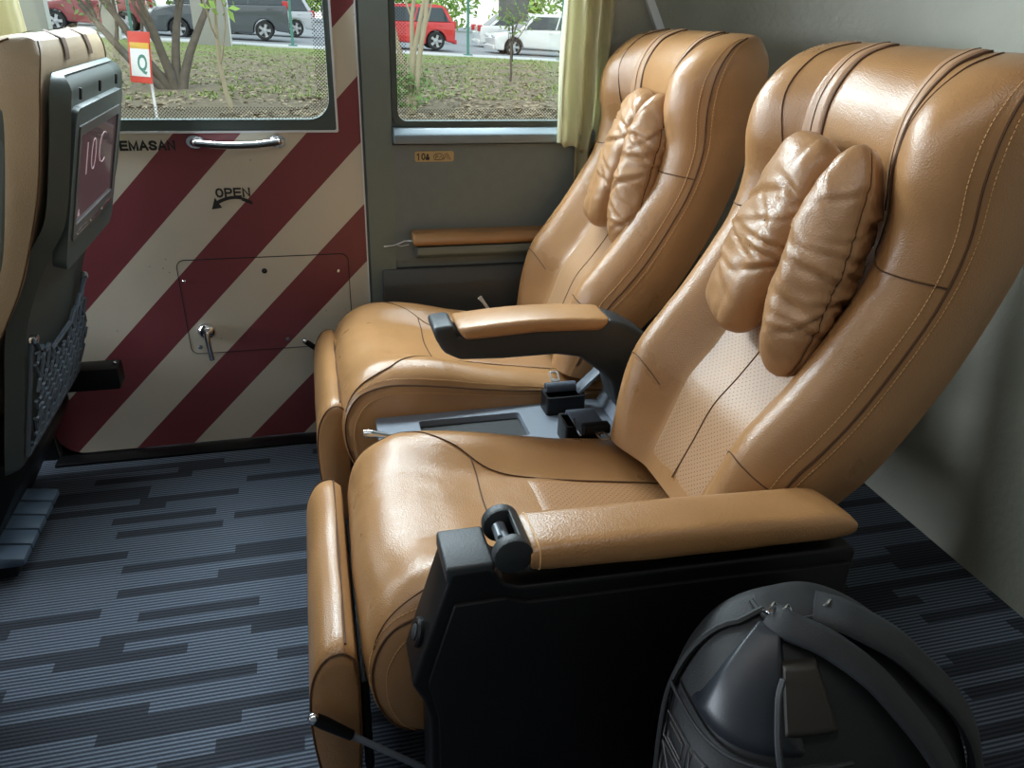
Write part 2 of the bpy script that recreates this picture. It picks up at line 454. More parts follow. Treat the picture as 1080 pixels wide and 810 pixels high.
# near side panel, armrest pad, lever
def near_side(root):
    y0,y1=.775,.862
    prof=[(.132,.642),(.185,.642),(.200,.615),(.225,.603),(.742,.588),(.752,.578),(.752,.03),(.100,.03),(.100,.385),(.092,.42),(.076,.455)]
    b=MB(); b.prism(prof,y0,y1,'y',.006,3); ob=b.build('side_panel',M['black'],root,smooth=40)
    b=MB(); b.prism([(.112,.05),(.742,.05),(.742,.562),(.235,.580),(.205,.592),(.135,.592),(.098,.46),(.112,.385)],y0-.006,y0+.01,'y',.003,2); b.build('panel_skin',M['black'],ob)
    b=MB(); b.box(.125,.19,y0+.001,y1-.001,.625,.650,.005,3); b.build('hinge_cap',M['blackgrain'],ob)
    # front face slants: button
    n=Vector((-.96,0,.28)).normalized(); c=Vector((.092,.815,.515))
    b=MB(); b.lathe([(.021,-.004),(.021,.003),(.018,.006),(.013,.006),(.012,.002),(.0,.002)],c,n,20); bo=b.build('recline_button',M['black'],ob)
    b=MB(); b.lathe([(.011,0),(.011,.005),(.008,.007),(0,.007)],c+n*.002,n,16); b.build('button_cap',M['blackgrain'],bo)
    # hinge knuckle
    h=MB()
    for (ya,yb) in ((y0,y0+.018),(y1-.018,y1)):
        circ=[(.215+.027*math.cos(a),.655+.027*math.sin(a)) for a in np.linspace(0,2*math.pi,24)[:-1]]
        h.prism(circ,ya,yb,'y',.003,2)
    arch=[(.215+r*math.cos(a),.655+r*math.sin(a)) for r,sg in ((.027,1),(.020,-1)) for a in (np.linspace(-.6,1.2,12) if sg>0 else np.linspace(1.2,-.6,12))]
    h.prism(arch,y0+.01,y1-.01,'y',.001,1)
    h.build('hinge_knuckle',M['blackgrain'],ob)
    h=MB(); h.tube([(.21,y0+.015,.655),(.21,y1-.015,.655)],.010,14); h.tube([(.203,y0+.03,.668),(.203,y1-.03,.668)],.004,8)
    h.build('hinge_pin',M['greyplas'],ob)
    # pad: loft along x
    mb=MB(); vs=[]; n=28; secs=[]
    xs=[.238,.242,.25,.27]+list(np.linspace(.3,.69,14))+[.712,.726,.735,.740]
    sc_=[.70,.86,.95,1]+[1]*14+[.97,.90,.78,.55]
    for x,k in zip(xs,sc_):
        q=(x-.24)/.5; zc=.646-.022*q; hw=.047; hz=.0215+.004*math.sin(math.pi*q)
        for j in range(n):
            a=2*math.pi*j/n; e=.42
            cy=math.copysign(abs(math.cos(a))**e,math.cos(a)); cz=math.copysign(abs(math.sin(a))**(e*1.3),math.sin(a))
            yy=.818+hw*cy*(1 if x<.7 else 1-(x-.7)*1.2); xx=x
            if x>.70: xx=x-.020*(cy-(-1))/2*((x-.70)/.04)
            d=noise.noise(Vector((x*14,cy*2,cz*2)))*.0015
            mbz=zc+(hz*k+d)*cz
            vs.append((xx,yy,mbz))
    m=len(xs)
    fs=[(i*n+j,i*n+(j+1)%n,(i+1)*n+(j+1)%n,(i+1)*n+j) for i in range(m-1) for j in range(n)]+[tuple(range(n)),tuple((m-1)*n+j for j in range(n))]
    mb.add(vs,fs); po=mb.build('armrest_pad',M['leather_soft'],root,smooth=60)
    sb=MB(); loop=[]
    for j in range(n):
        p=vs[2*n+j]; loop.append((p[0],p[1],p[2]))
    sb.tube(loop,.0013,5,closed=True); sb.build('seam',M['thread'],po)
    for x in (.30,.50,.68): b=MB(); b.box(x,x+.02,.80,.835,.585,.622); b.build('pad_support',M['black'],root)
    # footrest lever, black grip with chrome tip
    a=Vector((-.074,.885,.312)); e=Vector((.11,.885,.135)); d=(e-a).normalized()
    b=MB(); b.tube([a+d*.012,a+d*.03,a+d*.085],[.0095,.0105,.0085],12); lo=b.build('footrest_lever',M['black'],root)
    b=MB(); b.tube([a+d*.08,a+d*.16,e],.0055,10); b.build('lever_rod',M['greyplas'],lo)
    b=MB(); b.sphere(a+d*.010,.0098,12); b.build('chrome_tip',M['chrome'],lo)['label']='chrome lever tip'
near_side(near)
# wall side of far seat: pale handle and chrome lever tip by the footrest
b=MB(); b.tube([(.467,2.19,.502),(.48,2.188,.485),(.50,2.185,.455)],[.0075,.005,.005],8); b.build('recline_handle',M['whiteplas'],far)['label']='pale recline handle'
a=Vector((-.062,2.215,.385)); d=Vector((.75,0,-.66))
b=MB(); b.tube([a,a+d*.02,a+d*.10],[.008,.009,.006],10); lo=b.build('footrest_lever',M['black'],far)
b=MB(); b.sphere(a,.009,10); b.build('chrome_tip',M['chrome'],lo)
b=MB(); b.lathe([(.006,-.05),(.008,-.01),(.010,0),(.010,.014),(.007,.020)],(.082,1.53,.432),(-1,0,.25),14); b.build('pivot_bolt',M['chrome'],far)

# ------------------------------------------------------------------ centre console and armrest between the seats
ca=thing('centre_console','grey console tray with a black curved armrest and tan pad between the two seats','armrest console',(.45,1.55,.36))
arm=[(.222,.684),(.226,.660),(.246,.623),(.281,.604),(.378,.599),(.500,.600),(.560,.588),(.610,.548),(.640,.515),(.660,.45),(.70,.41),(.80,.41),(.80,.54),(.755,.60),(.712,.635),(.662,.664),(.625,.676),(.61,.664),(.40,.672),(.276,.660),(.268,.688)]
A2=arm
b=MB(); b.prism(A2,1.513,1.607,'y',.010,3); b.build('arm',M['blackgrain'],ca,smooth=40)
b=MB(); xs=np.linspace(.272,.628,7)
top=[(x,.678+.013*math.sin(math.pi*(x-.25)/.40)) for x in xs]; bot=[(x,.648+.010*math.sin(math.pi*(x-.27)/.37)) for x in xs[::-1]]
bot[0]=(.605,.652); bot[-1]=(.292,.650)
b.prism(top+bot[::3],1.505,1.615,'y',.0135,4); po=b.build('armrest_pad',M['leather_soft'],ca,smooth=50)

ct=ca
b=MB()
o=rrect(.10,.80,1.435,1.665,.01,4); i=rrect(.20,.450,1.515,1.63,.008,4)
b.ring(o,i,.375,.398,lambda x,y,d:(x,y,d))
b.box(.15,.78,1.45,1.65,.34,.378)
b.build('tray',M['greyplas'],ct)
b=MB(); b.box(.202,.448,1.517,1.628,.376,.383); b.build('carpet_insert',M['rubber'],ct)
b=MB()
b.prism([(.664,.398),(.672,.398),(.700,.452),(.692,.454)],1.485,1.66,'y',.002,2); b.box(.672,.79,1.485,1.66,.396,.405,.002)
b.build('tray_lip',M['greyplas'],ct)
b=MB(); b.box(.705,.722,1.575,1.61,.40,.505,.004,2); b.sphere((.713,1.59,.507),.006,8); b.build('pivot_post',M['black'],ct)
# ------------------------------------------------------------------ seat belts
def open_box(mb,x0,x1,y0,y1,z0,z1,t=.006):
    o=rrect(x0,x1,y0,y1,.008,4); i=rrect(x0+t,x1-t,y0+t,y1-t,.006,4)
    mb.ring(o,i,z0,z1,lambda x,y,d:(x,y,d)); mb.box(x0+t/2,x1-t/2,y0+t/2,y1-t/2,z0,z0+.01)
def tongue(mb,p,dx,dy):
    """metal latch plate with slot from point p, along dx, width dir dy"""
    p=Vector(p);X=Vector(dx).normalized();Y=Vector(dy).normalized();Z=X.cross(Y)
    o=rrect(0,.036,-.012,.012,.005,4); i=rrect(.010,.031,-.008,.008,.003,4)
    mb.ring(o,i,-.001,.0012,lambda a,c,d:tuple(p+X*a+Y*c+Z*d))
sb1=thing('seat_belt','rolled blue grey seat belt on its black holder, beside the far seat','seat belt',(.56,1.64,.398),'stowed lap belts')
b=MB(); open_box(b,.512,.612,1.595,1.655,.399,.446); b.build('belt_holder',M['black'],sb1)
b=MB(); sp=[(.0,0)]
vs=[]
for k in range(40):
    a=k*.42; r=.0055+.0085*k/39
    sp.append((r*math.cos(a),r*math.sin(a)))
sp=sp[1:]
path=[(.50,1.628+p[0],.459+p[1]) for p in sp]
# roll as a swept sheet across x
o0=[(0.514,1.626+p[0],.4565+p[1]) for p in sp]; n=len(sp)
th=.0016
def roll_sheet(mb,x0,x1,yc,zc):
    vs=[];
    for x in (x0,x1):
        for (dy,dz) in sp: vs.append((x,yc+dy,zc+dz))
        for (dy,dz) in sp:
            L=math.hypot(dy,dz); vs.append((x,yc+dy*(1-th/L),zc+dz*(1-th/L)))
    m=2*n; fs=[]
    for k in range(n-1):
        fs+=[(k,k+1,m+k+1,m+k),(n+k,m+n+k,m+n+k+1,n+k+1),(k,n+k,n+k+1,k+1),(m+k,m+k+1,m+n+k+1,m+n+k)]
    fs+=[(n-1,2*n-1,m+2*n-1,m+n-1)]
    mb.add(vs,fs)
b=MB(); roll_sheet(b,.516,.592,1.628,.4605); b.build('webbing_roll',M['webbing'],sb1)
b=MB(); tongue(b,(.545,1.640,.470),(.1,1,.35),(1,-.1,0)); b.build('latch_tongue',M['chrome'],sb1)
b=MB(); b.prism([(.596,.446),(.604,.440),(.668,.505),(.660,.508)],1.613,1.650,'y',.002,2); b.build('belt_guide',M['greyplas'],sb1)
sb2=thing('seat_belt','seat belt folded over its holder with metal tongue lying on the near cushion','seat belt',(.55,1.47,.398),'stowed lap belts')
b=MB(); open_box(b,.512,.600,1.442,1.512,.399,.450); b.build('belt_holder',M['black'],sb2)
b=MB()
pr=[(1.505,.446),(1.502,.4535),(1.49,.4555),(1.455,.4545),(1.432,.452),(1.420,.446),(1.412,.447),(1.420,.460),(1.44,.4625),(1.49,.4625),(1.508,.460),(1.512,.448)]
b.prism(pr,.530,.596,'x',.002,2); b.build('webbing_fold',M['webbing'],sb2)
b=MB(); b.box(.536,.600,1.402,1.428,.446,.470,.005,2,fn=lambda x,y,z:(x+.004,y,z)); b.build('buckle',M['black'],sb2)
b=MB(); tongue(b,(.575,1.408,.456),(.25,-1,-.22),(1,.25,0)); b.build('latch_tongue',M['chrome'],sb2)
b=MB(); b.tube([(.532,1.40,.452),(.530,1.43,.460),(.532,1.45,.466)],.003,6); b.build('buckle_clip',M['chrome'],sb2)

# ------------------------------------------------------------------ neck pillows (two stuffed rolls hung by straps)
def lobe(mb,top,bot,wid,thk,wdir,rs,ang=0,seam_mb=None,taper=(.86,.9),cre=9,sv=1.0,pw=5):
    top=Vector(top);bot=Vector(bot);ax=(top-bot).normalized();L=(top-bot).length
    Wd=Vector(wdir); Wd=(Wd-ax*Wd.dot(ax)).normalized(); T=ax.cross(Wd)
    Wd,T=(Wd*math.cos(ang)+T*math.sin(ang)),(T*math.cos(ang)-Wd*math.sin(ang))
    rr=random.Random(rs); cr=[(rr.uniform(.12,.84),rr.uniform(-.16,.16),rr.uniform(.009,.018),rr.uniform(.0025,.0065),math.pi*sv+rr.choice((-1,1))*rr.uniform(.15,1.5),rr.uniform(1.5,4.0)) for _ in range(cre)]
    nu,nv=74,56; vs=[]
    def pt(u,v,off=0):
        e=abs(2*u-1); end=(1-e**pw)**.55 if e<1 else 0
        k=1-(1-taper[0])*max(0,u-.5)*2-(1-taper[1])*max(0,.5-u)*2
        a=wid*(.30+.70*end)*k; c=thk*(.06+.94*end)*k
        ca,sa=math.cos(v),math.sin(v)
        x=math.copysign(abs(ca)**.80,ca)*a; y=math.copysign(abs(sa)**.74,sa)*c
        d=0
        for (u0,sl,w,am,ph,ex) in cr:
            f=max(0,math.cos((v-ph)/2))**(4*ex)
            q=(u-u0-sl*math.sin(v-ph))/w; d+=-am*f*math.exp(-q*q)+am*.6*f*math.exp(-((q-2.0)/1.4)**2)
        p=bot+ax*(L*u)+Wd*x+T*y
        d+=noise.noise(Vector((p.x*16+rs,p.y*16,p.z*16)))*.007+noise.noise(Vector((p.x*40,p.y*40+rs,p.z*40)))*.0022
        nrm=(Wd*(x/(a*a+1e-6))+T*(y/(c*c+1e-6))).normalized()
        sm=.0035*math.exp(-((v-math.pi*sv)/.07)**2)
        return p+nrm*(d*min(1,end*1.2)+off-sm)
    for i in range(nu):
        for j in range(nv): vs.append(pt(i/(nu-1),2*math.pi*j/nv))
    fs=[(i*nv+j,i*nv+(j+1)%nv,(i+1)*nv+(j+1)%nv,(i+1)*nv+j) for i in range(nu-1) for j in range(nv)]
    fs+=[tuple(range(nv)),tuple((nu-1)*nv+j for j in range(nv))]
    mb.add(vs,fs)
    if seam_mb is not None: seam_mb.tube([pt(.03+.94*k/50,math.pi*sv,-.0005) for k in range(51)],.0018,6)
M['pillow']=leather('pillow_leather',(.37,.19,.082,1),.36,wear=.18,scale=.8)
def neck_pillow(label,yc,pad,dx,rs,off=0):
    t=thing('neck_pillow',label,'pillow',(.80+dx,yc,.95),'leather neck pillows')
    Lm=MB(); ls=MB()
    lobe(Lm,(.812+dx,yc+.008+off,1.125),(.712+dx,yc+.060+off,.782),.098,.052,(0.25,1,0),rs,0.0,ls,cre=15,sv=.66,pw=8)
    lo=Lm.build('left_roll',M['pillow'],t,smooth=70); ls.build('seam',M['seam'],lo)
    Rm=MB(); rs_=MB()
    lobe(Rm,(.806+dx,yc-.112+off,1.128),(.716+dx,yc-.138+off,.762),.072,.060,(1,.35,0),rs+5,0.35,rs_,cre=28,sv=1.25,pw=4)
    ro=Rm.build('right_roll',M['pillow'],t,smooth=70); rs_.build('seam',M['seam'],ro)
    for sg in (1,-1):
        sm=MB(); u0=pad.u_at(2,1.03,.3,.9)
        tc=.37 if sg>0 else -.455
        pad.patch(sm,u0,.985,tc-.078,tc+.078,.0045,40,10,.002); so=sm.build('strap',M['strap'],t,smooth=60)
        g=MB(); 
        g.tube(pad.line([(u0,tc+.005),(.8,tc+.005),(.965,tc+.005)],.0046,40),.0012,5)
        g.tube(pad.line([(u0,tc-.087),(.8,tc-.087),(.965,tc-.087)],.0010,40),.0028,5)
        g.build('seam',M['seam'],so)
    return t
neck_pillow('stuffed tan leather neck pillow strapped to the nearer seat back',YN,padN,.015,3,0)
neck_pillow('stuffed tan leather neck pillow on the far seat back by the curtain',YF,padF,.028,21,-.03)

# ------------------------------------------------------------------ seats in front (seen from behind)
DX=-1.425
M['screen']=plain('dark_screen_glass',(.045,.03,.034,1),.12,spec=.6,emit=(.30,.20,.22,1),estr=.10)
M['digits']=plain('screen_digits',(.5,.36,.38,1),.4,emit=(.62,.42,.46,1),estr=.35)
M['net']=plain('net_cord',(.075,.095,.12,1),.75)
M['bezel']=plain('bezel_plastic',(.09,.085,.08,1),.4)
M['frontleather']=leather('front_seat_side_leather',(.34,.25,.155,1),.5)
def text_mesh(body,size,bold=0,ext=.0005):
    cu=bpy.data.curves.new('lettering','FONT'); cu.body=body; cu.size=size; cu.extrude=ext; cu.space_character=1.10; cu.offset=bold; cu.resolution_u=3
    o=bpy.data.objects.new('lettering',cu); C.objects.link(o)
    dg=bpy.context.evaluated_depsgraph_get(); me=bpy.data.meshes.new_from_object(o.evaluated_get(dg))
    v=[tuple(p.co) for p in me.vertices]; f=[tuple(p.vertices) for p in me.polygons]
    bpy.data.objects.remove(o); bpy.data.meshes.remove(me); bpy.data.curves.remove(cu)
    xs=[p[0] for p in v]; return v,f,min(xs),max(xs)
FB=[(r[0],r[1]-.03,r[2]-.028*(1-max(0,(r[3]-.95)/.31)),r[3]-.03)+tuple(r[4:]) for r in BACK]
def front_seat(label,yc,DX,screen=True):
    root=thing('reclining_seat',label,'seat',(.40+DX,yc,0),'seats in the row ahead')
    pad=Pad(FB,yc,DX,.004).fix(.5,0,np.array((-1,0,0)))
    mb=MB(); pad.mesh(mb,60); bo=mb.build('backrest',M['frontleather'],root,smooth=60)
    for sg in (1,-1):
        g=MB(); g.tube(pad.line([(.03,sg*1.0),(.25,sg*1.0),(.5,sg*1.0),(.75,sg*1.0),(.93,sg*1.0)],.0004,70),.0020,6); g.build('seam',M['seam'],bo)
        g=MB(); g.tube([pad.P(u,sg*1.36,.0006) for u in np.linspace(.05,.985,50)],.0016,6); g.build('seam',M['seam'],bo)
    # two dark straps that run over the top edge
    for sg in (1,-1):
        s_=MB(); vs=[]
        path=[(.80,sg*.37,0)]
        for k in range(24):
            u=.75+.235*k/23; vs+= [pad.P(u,sg*.37-.05,.004),pad.P(u,sg*.37+.05,.004)]
        for k in range(14):
            u=.99-.16*k/13; tb=1.76; q=pad.raw(u,sg*tb)+np.array((.004,0,.002 if k<3 else 0)); vs+=[q-np.array((0,.0135*1,0)),q+np.array((0,.0135,0))]
        fs=[(2*i,2*i+1,2*i+3,2*i+2) for i in range(len(vs)//2-1)]
        s_.add(vs,fs); s_.build('strap',M['seam'],root,recalc=False)
    # plastic back shell: offset of the back curve
    B=catmull([(.775,.315),(.79,.38),(.825,.52),(.858,.65),(.900,.75),(.940,.82),(.983,.89),(1.016,1.01),(1.040,1.12),(1.046,1.165)],60)
    tg=np.gradient(B,axis=0); tg/=np.linalg.norm(tg,axis=1)[:,None]; nr=np.stack([tg[:,1],-tg[:,0]],1)
    def bp(k,off): q=B[k]+nr[k]*off; return (q[0]+DX,q[1])
    vs=[];ny=22;nk=len(B)
    for k in range(nk):
        e=min(1,(nk-1-k)/5,k/4+.3)
        hw=.268-.035*max(0,(k/(nk-1)-.86)/.14)**2
        if k/(nk-1)<.35: hw-= .02*(.35-k/(nk-1))/.35
        for j in range(ny):
            a=-1+2*j/(ny-1); ed=min(1,(1-abs(a))/.10); o=-.032+.032*(min(e,1)**.5)*(ed**.5)
            o+=(-.008 if (abs(a)<.86 and .04<k/(nk-1)<.97) else 0)
            x,z=bp(k,o); vs.append((x,yc+hw*a,z))
    fs=[(k*ny+j,k*ny+j+1,(k+1)*ny+j+1,(k+1)*ny+j) for k in range(nk-1) for j in range(ny-1)]
    # inner closing face
    o=len(vs)
    for k in range(nk):
        for sg in (-1,1):
            x,z=bp(k,-.034); vs.append((x,yc+sg*.24,z))
    for k in range(nk-1): fs.append((o+2*k,o+2*k+2,o+2*k+3,o+2*k+1))
    m=MB(); m.add(vs,fs); sh=m.build('back_shell',M['shell'],root,smooth=40)
    # frame of the screen: local plane on the back
    a=np.array((.938+DX,.815)); c=np.array((1.016+DX,1.108)); e=(c-a)/np.linalg.norm(c-a); n=np.array((e[1],-e[0])); H=np.linalg.norm(c-a)
    F=lambda y,h,d: (a[0]+e[0]*h+n[0]*d, yc+y, a[1]+e[1]*h+n[1]*d)
    m=MB(); m.ring(rrect(-.225,.225,-.03,H,.03,6),rrect(-.195,.195,.03,H-.035,.012,6),.0,.026,F); ho=m.build('screen_housing',M['shell'],root,smooth=30)
    for kx in (-.17,.0,.17):
        ks=[int(np.argmin(np.abs(B[:,1]-zz))) for zz in (1.112,1.122,1.132)]; mm=MB(); mm.tube([(bp(k_,-.0012)[0],yc+kx,bp(k_,-.0012)[1]) for k_ in ks],.0028,6); mm.build('vent_slot',M['rubber'],sh)
    m=MB(); m.ring(rrect(-.195,.195,.03,H-.035,.008,6),rrect(-.178,.178,.062,H-.055,.004,6),.010,.029,F); m.build('bezel',M['bezel'],root,smooth=30)
    m=MB(); m.plate(rrect(-.179,.179,.061,H-.054,.004,6),.010,.025,F); scr=m.build('screen',M['screen'],root)
    m=MB()
    for (q0,q1) in ((-.17,-.075),(-.05,.04),(.065,.17)): m.box(q0,q1,.038,.043,.027,.0315,.0012,1,fn=F)
    m.build('button_strip',M['chrome'],root)
    if screen:
        for ch,cx in (('1',-.105),('0',-.062),('C',.012)):
            v,f,x0,x1=text_mesh(ch,.112,-.0042,.0004); m=MB()
            m.add([F(cx+(p[0]-x0)*1.02,.150+p[1],.0255+p[2]) for p in v],f); m.build('screen_digit',M['digits'],scr)
        v,f,x0,x1=text_mesh('6',.022,0,.0004); m=MB(); m.add([F(-.150+(p[0]-x0),.072+p[1],.0255+p[2]) for p in v],f); m.build('screen_icons',M['digits'],scr)
    # net pocket on lower shell
    def lowp(y,h,d):   # h 0..1 from bottom .385 to .69
        z=.355+.30*h; k=int(np.argmin(np.abs(B[:,1]-z))); x,zz=bp(k,d); return (x,yc+y,zz)
    m=MB(); w=.225
    topc=lambda y:.93-.26*(1-(y/w)**2)
    cnt=9
    for sg in (1,-1):
        for q in range(-cnt,cnt+1):
            P_=[]
            for s_ in np.linspace(0,1,26):
                y=q/cnt*2*w*.98+sg*(s_-.5)*w*1.5; h=s_
                if abs(y)<=w and h<=topc(y): P_.append(lowp(y,h,.006+.014*math.sin(math.pi*min(1,h*1.1))+(.002 if sg>0 else -.001)))
            if len(P_)>2: m.tube(P_,.0042,5)
    no=m.build('net_pocket',M['net'],root)
    m=MB(); m.tube([lowp(y,topc(y),.012) for y in np.linspace(-w,w,24)],.006,6); m.tube([lowp(-w,h,.006) for h in np.linspace(0,.93,12)],.005,6); m.tube([lowp(w,h,.006) for h in np.linspace(0,.93,12)],.005,6); m.tube([lowp(y,.0,.006) for y in np.linspace(-w,w,12)],.005,6)
    m.build('net_edge',M['net'],no)
    for sg in (1,-1):
        m=MB(); p=lowp(sg*w,.95,.010); m.box(p[0]-.007,p[0]+.009,p[1]-.010,p[1]+.010,p[2]-.005,p[2]+.010,.002,2); m.build('net_clip',M['chrome'],no)
    # cushion, base, arm bracket and floor pedal
    cp=Pad(CUSH,yc,DX-.06).fix(.6,0,np.array((0,0,1))); m=MB(); cp.mesh(m,40); m.build('seat_cushion',M['frontleather'],root,smooth=60)
    m=MB(); m.box(.12+DX,.60+DX,yc-.23,yc+.23,.09,.32,.02); m.box(.12+DX,.57+DX,yc-.245,yc+.245,.001,.10,.02); m.prism([(.40+DX,.34),(.745+DX,.34),(.745+DX,.26),(.60+DX,.003),(.40+DX,.003)],yc-.235,yc+.262,'y',.01,2); m.build('seat_frame',M['black'],root)
    return root
fw=front_seat('seat ahead by the striped door, screen in its grey back and net pocket below',1.94,-1.47,True)
fa=front_seat('seat ahead at the left picture edge, only a sliver of its back shell showing',1.155,-1.495,True)
# foot pedal and arm bracket belong to the window seat ahead
M['tread']=plain('blue_grey_tread',(.06,.09,.13,1),.55)
m=MB()
for k in range(5):
    y=1.68+.062*k; m.box(-.815,-.735,y,y+.058,.085,.105,.006,2,fn=lambda x,y,z:(x,y,z-.15*(x+.775)))
m.box(-.81,-.745,1.69,1.98,.07,.09,.004)
pd=m.build('foot_pedal',M['tread'],fw,smooth=30); pd['label']='blue grey ribbed foot pedal'
for yb in (1.72,1.92):
    m=MB(); m.box(-.88,-.775,yb,yb+.04,.02,.09,.006); m.build('pedal_bracket',M['black'],pd)
m=MB(); m.box(-.76,-.575,2.155,2.225,.300,.365,.006,2); bo=m.build('arm_bracket',M['black'],fw)
m=MB(); m.sphere((-.585,2.19,.368),.005,8); m.build('bracket_bolt',M['chrome'],bo)
# ------------------------------------------------------------------ coach shell
def W(x,h,d=0): return (x,2.33-.06*h-d,h)
M['carpet'],nt,b_=newmat('woven_stripe_carpet')
co=objco(nt); s_=sep(nt,co)
row=mth(nt,'FLOOR',mth(nt,'DIVIDE',s_[1],.0310))
wn=N(nt,'ShaderNodeTexWhiteNoise'); wn.noise_dimensions='1D'; nt.links.new(row,wn.inputs['W'])
u=mth(nt,'ADD',mth(nt,'DIVIDE',s_[0],.27),mth(nt,'MULTIPLY',wn.outputs['Value'],17.3))
cell=mth(nt,'FLOOR',u)
wn2=N(nt,'ShaderNodeTexWhiteNoise'); wn2.noise_dimensions='2D'
cv=N(nt,'ShaderNodeCombineXYZ'); nt.links.new(row,cv.inputs[0]); nt.links.new(cell,cv.inputs[1]); nt.links.new(cv.outputs[0],wn2.inputs['Vector'])
dark=mth(nt,'GREATER_THAN',wn2.outputs['Value'],.66)
rib=mth(nt,'ABSOLUTE',mth(nt,'SUBTRACT',mth(nt,'FRACT',mth(nt,'DIVIDE',s_[1],.0098)),.5))
ribm=mth(nt,'MULTIPLY',rib,2)
kn=mth(nt,'ABSOLUTE',mth(nt,'SUBTRACT',mth(nt,'FRACT',mth(nt,'ADD',mth(nt,'DIVIDE',s_[0],.011),mth(nt,'MULTIPLY',mth(nt,'FLOOR',mth(nt,'DIVIDE',s_[1],.0084)),.5))),.5))
light=mixc(nt,mth(nt,'POWER',ribm,1.4),(.022,.030,.046,1),(.20,.23,.285,1))
drk=mixc(nt,ribm,(.012,.013,.016,1),(.055,.06,.075,1))
no=N(nt,'ShaderNodeTexNoise'); no.inputs['Scale'].default_value=240; nt.links.new(co,no.inputs['Vector'])
cc=mixc(nt,dark,light,drk)
cc=mixc(nt,mth(nt,'MULTIPLY',no.outputs['Fac'],.45),cc,(.03,.035,.045,1))
nt.links.new(cc,b_.inputs['Base Color']); b_.inputs['Roughness'].default_value=.95; b_.inputs['Specular IOR Level'].default_value=.15
bump(nt,b_,mth(nt,'ADD',ribm,mth(nt,'MULTIPLY',kn,.6)),.8,.002)

M['stripes'],nt,b_=newmat('hazard_stripes_paint')
co=objco(nt); s_=sep(nt,co)
u=mth(nt,'SUBTRACT',s_[0],mth(nt,'DIVIDE',mth(nt,'SUBTRACT',s_[2],.5),1.02))
fr=mth(nt,'FRACT',mth(nt,'DIVIDE',mth(nt,'ADD',u,.304+.343*20),.343))
be=mth(nt,'LESS_THAN',fr,.502)
no=N(nt,'ShaderNodeTexNoise'); no.inputs['Scale'].default_value=5; no.inputs['Detail'].default_value=5; nt.links.new(co,no.inputs['Vector'])
vo=N(nt,'ShaderNodeTexVoronoi'); vo.inputs['Scale'].default_value=38; nt.links.new(co,vo.inputs['Vector'])
n2=N(nt,'ShaderNodeTexNoise'); n2.inputs['Scale'].default_value=11; nt.links.new(co,n2.inputs['Vector'])
speck=mth(nt,'MULTIPLY',mth(nt,'LESS_THAN',vo.outputs['Distance'],.07),mth(nt,'GREATER_THAN',n2.outputs['Fac'],.57))
beige=mixc(nt,no.outputs['Fac'],(.58,.53,.42,1),(.66,.61,.50,1))
beige=mixc(nt,mth(nt,'MULTIPLY',speck,.8),beige,(.12,.11,.09,1))
red=mixc(nt,no.outputs['Fac'],(.19,.042,.050,1),(.225,.054,.062,1))
nt.links.new(mixc(nt,be,red,beige),b_.inputs['Base Color']); b_.inputs['Roughness'].default_value=.38

M['wallpanel']=plain('grey_wall_panel',(.165,.200,.205,1),.55,bmp=.25,bscale=260,var=.1)
M['wallpanel_low']=plain('dark_lower_panel',(.06,.062,.060,1),.5,bmp=.2,bscale=300)
M['pillar']=plain('green_grey_pillar',(.17,.205,.188,1),.5,var=.05,bmp=.1)
M['sill']=plain('window_sill_plastic',(.20,.25,.28,1),.33,spec=.6)
M['gasket']=plain('window_gasket',(.065,.085,.08,1),.45)
M['trimwhite']=plain('white_edge_trim',(.72,.74,.76,1),.3)
M['bulk'],nt,b_=newmat('textured_bulkhead_lining')
co=objco(nt)
no=N(nt,'ShaderNodeTexNoise'); no.inputs['Scale'].default_value=3.5; no.inputs['Detail'].default_value=8; no.inputs['Distortion'].default_value=.6; nt.links.new(co,no.inputs['Vector'])
n2=N(nt,'ShaderNodeTexNoise'); n2.inputs['Scale'].default_value=60; n2.inputs['Detail'].default_value=5; nt.links.new(co,n2.inputs['Vector'])
nt.links.new(mixc(nt,no.outputs['Fac'],(.27,.265,.215,1),(.40,.39,.32,1)),b_.inputs['Base Color']); b_.inputs['Roughness'].default_value=.7
bump(nt,b_,mth(nt,'ADD',n2.outputs['Fac'],mth(nt,'MULTIPLY',no.outputs['Fac'],3)),.5,.006)
M['ceil']=plain('ceiling_lining',(.40,.40,.38,1),.8)
M['dusk']=plain('grey_lining',(.10,.10,.095,1),.8)
# clear glass that lets daylight through, with real reflections
def glassmat(name,refl=.10,tint=(.97,1,.985,1)):
    m=bpy.data.materials.new(name); m.use_nodes=True; nt=m.node_tree; nt.nodes.clear()
    o=nt.nodes.new('ShaderNodeOutputMaterial'); t=nt.nodes.new('ShaderNodeBsdfTransparent'); g=nt.nodes.new('ShaderNodeBsdfGlossy'); x=nt.nodes.new('ShaderNodeMixShader')
    t.inputs[0].default_value=tint; g.inputs['Roughness'].default_value=.02; x.inputs[0].default_value=refl*.5
    nt.links.new(t.outputs[0],x.inputs[1]); nt.links.new(g.outputs[0],x.inputs[2]); nt.links.new(x.outputs[0],o.inputs[0]); return m
M['glass']=glassmat('window_glass',.08)
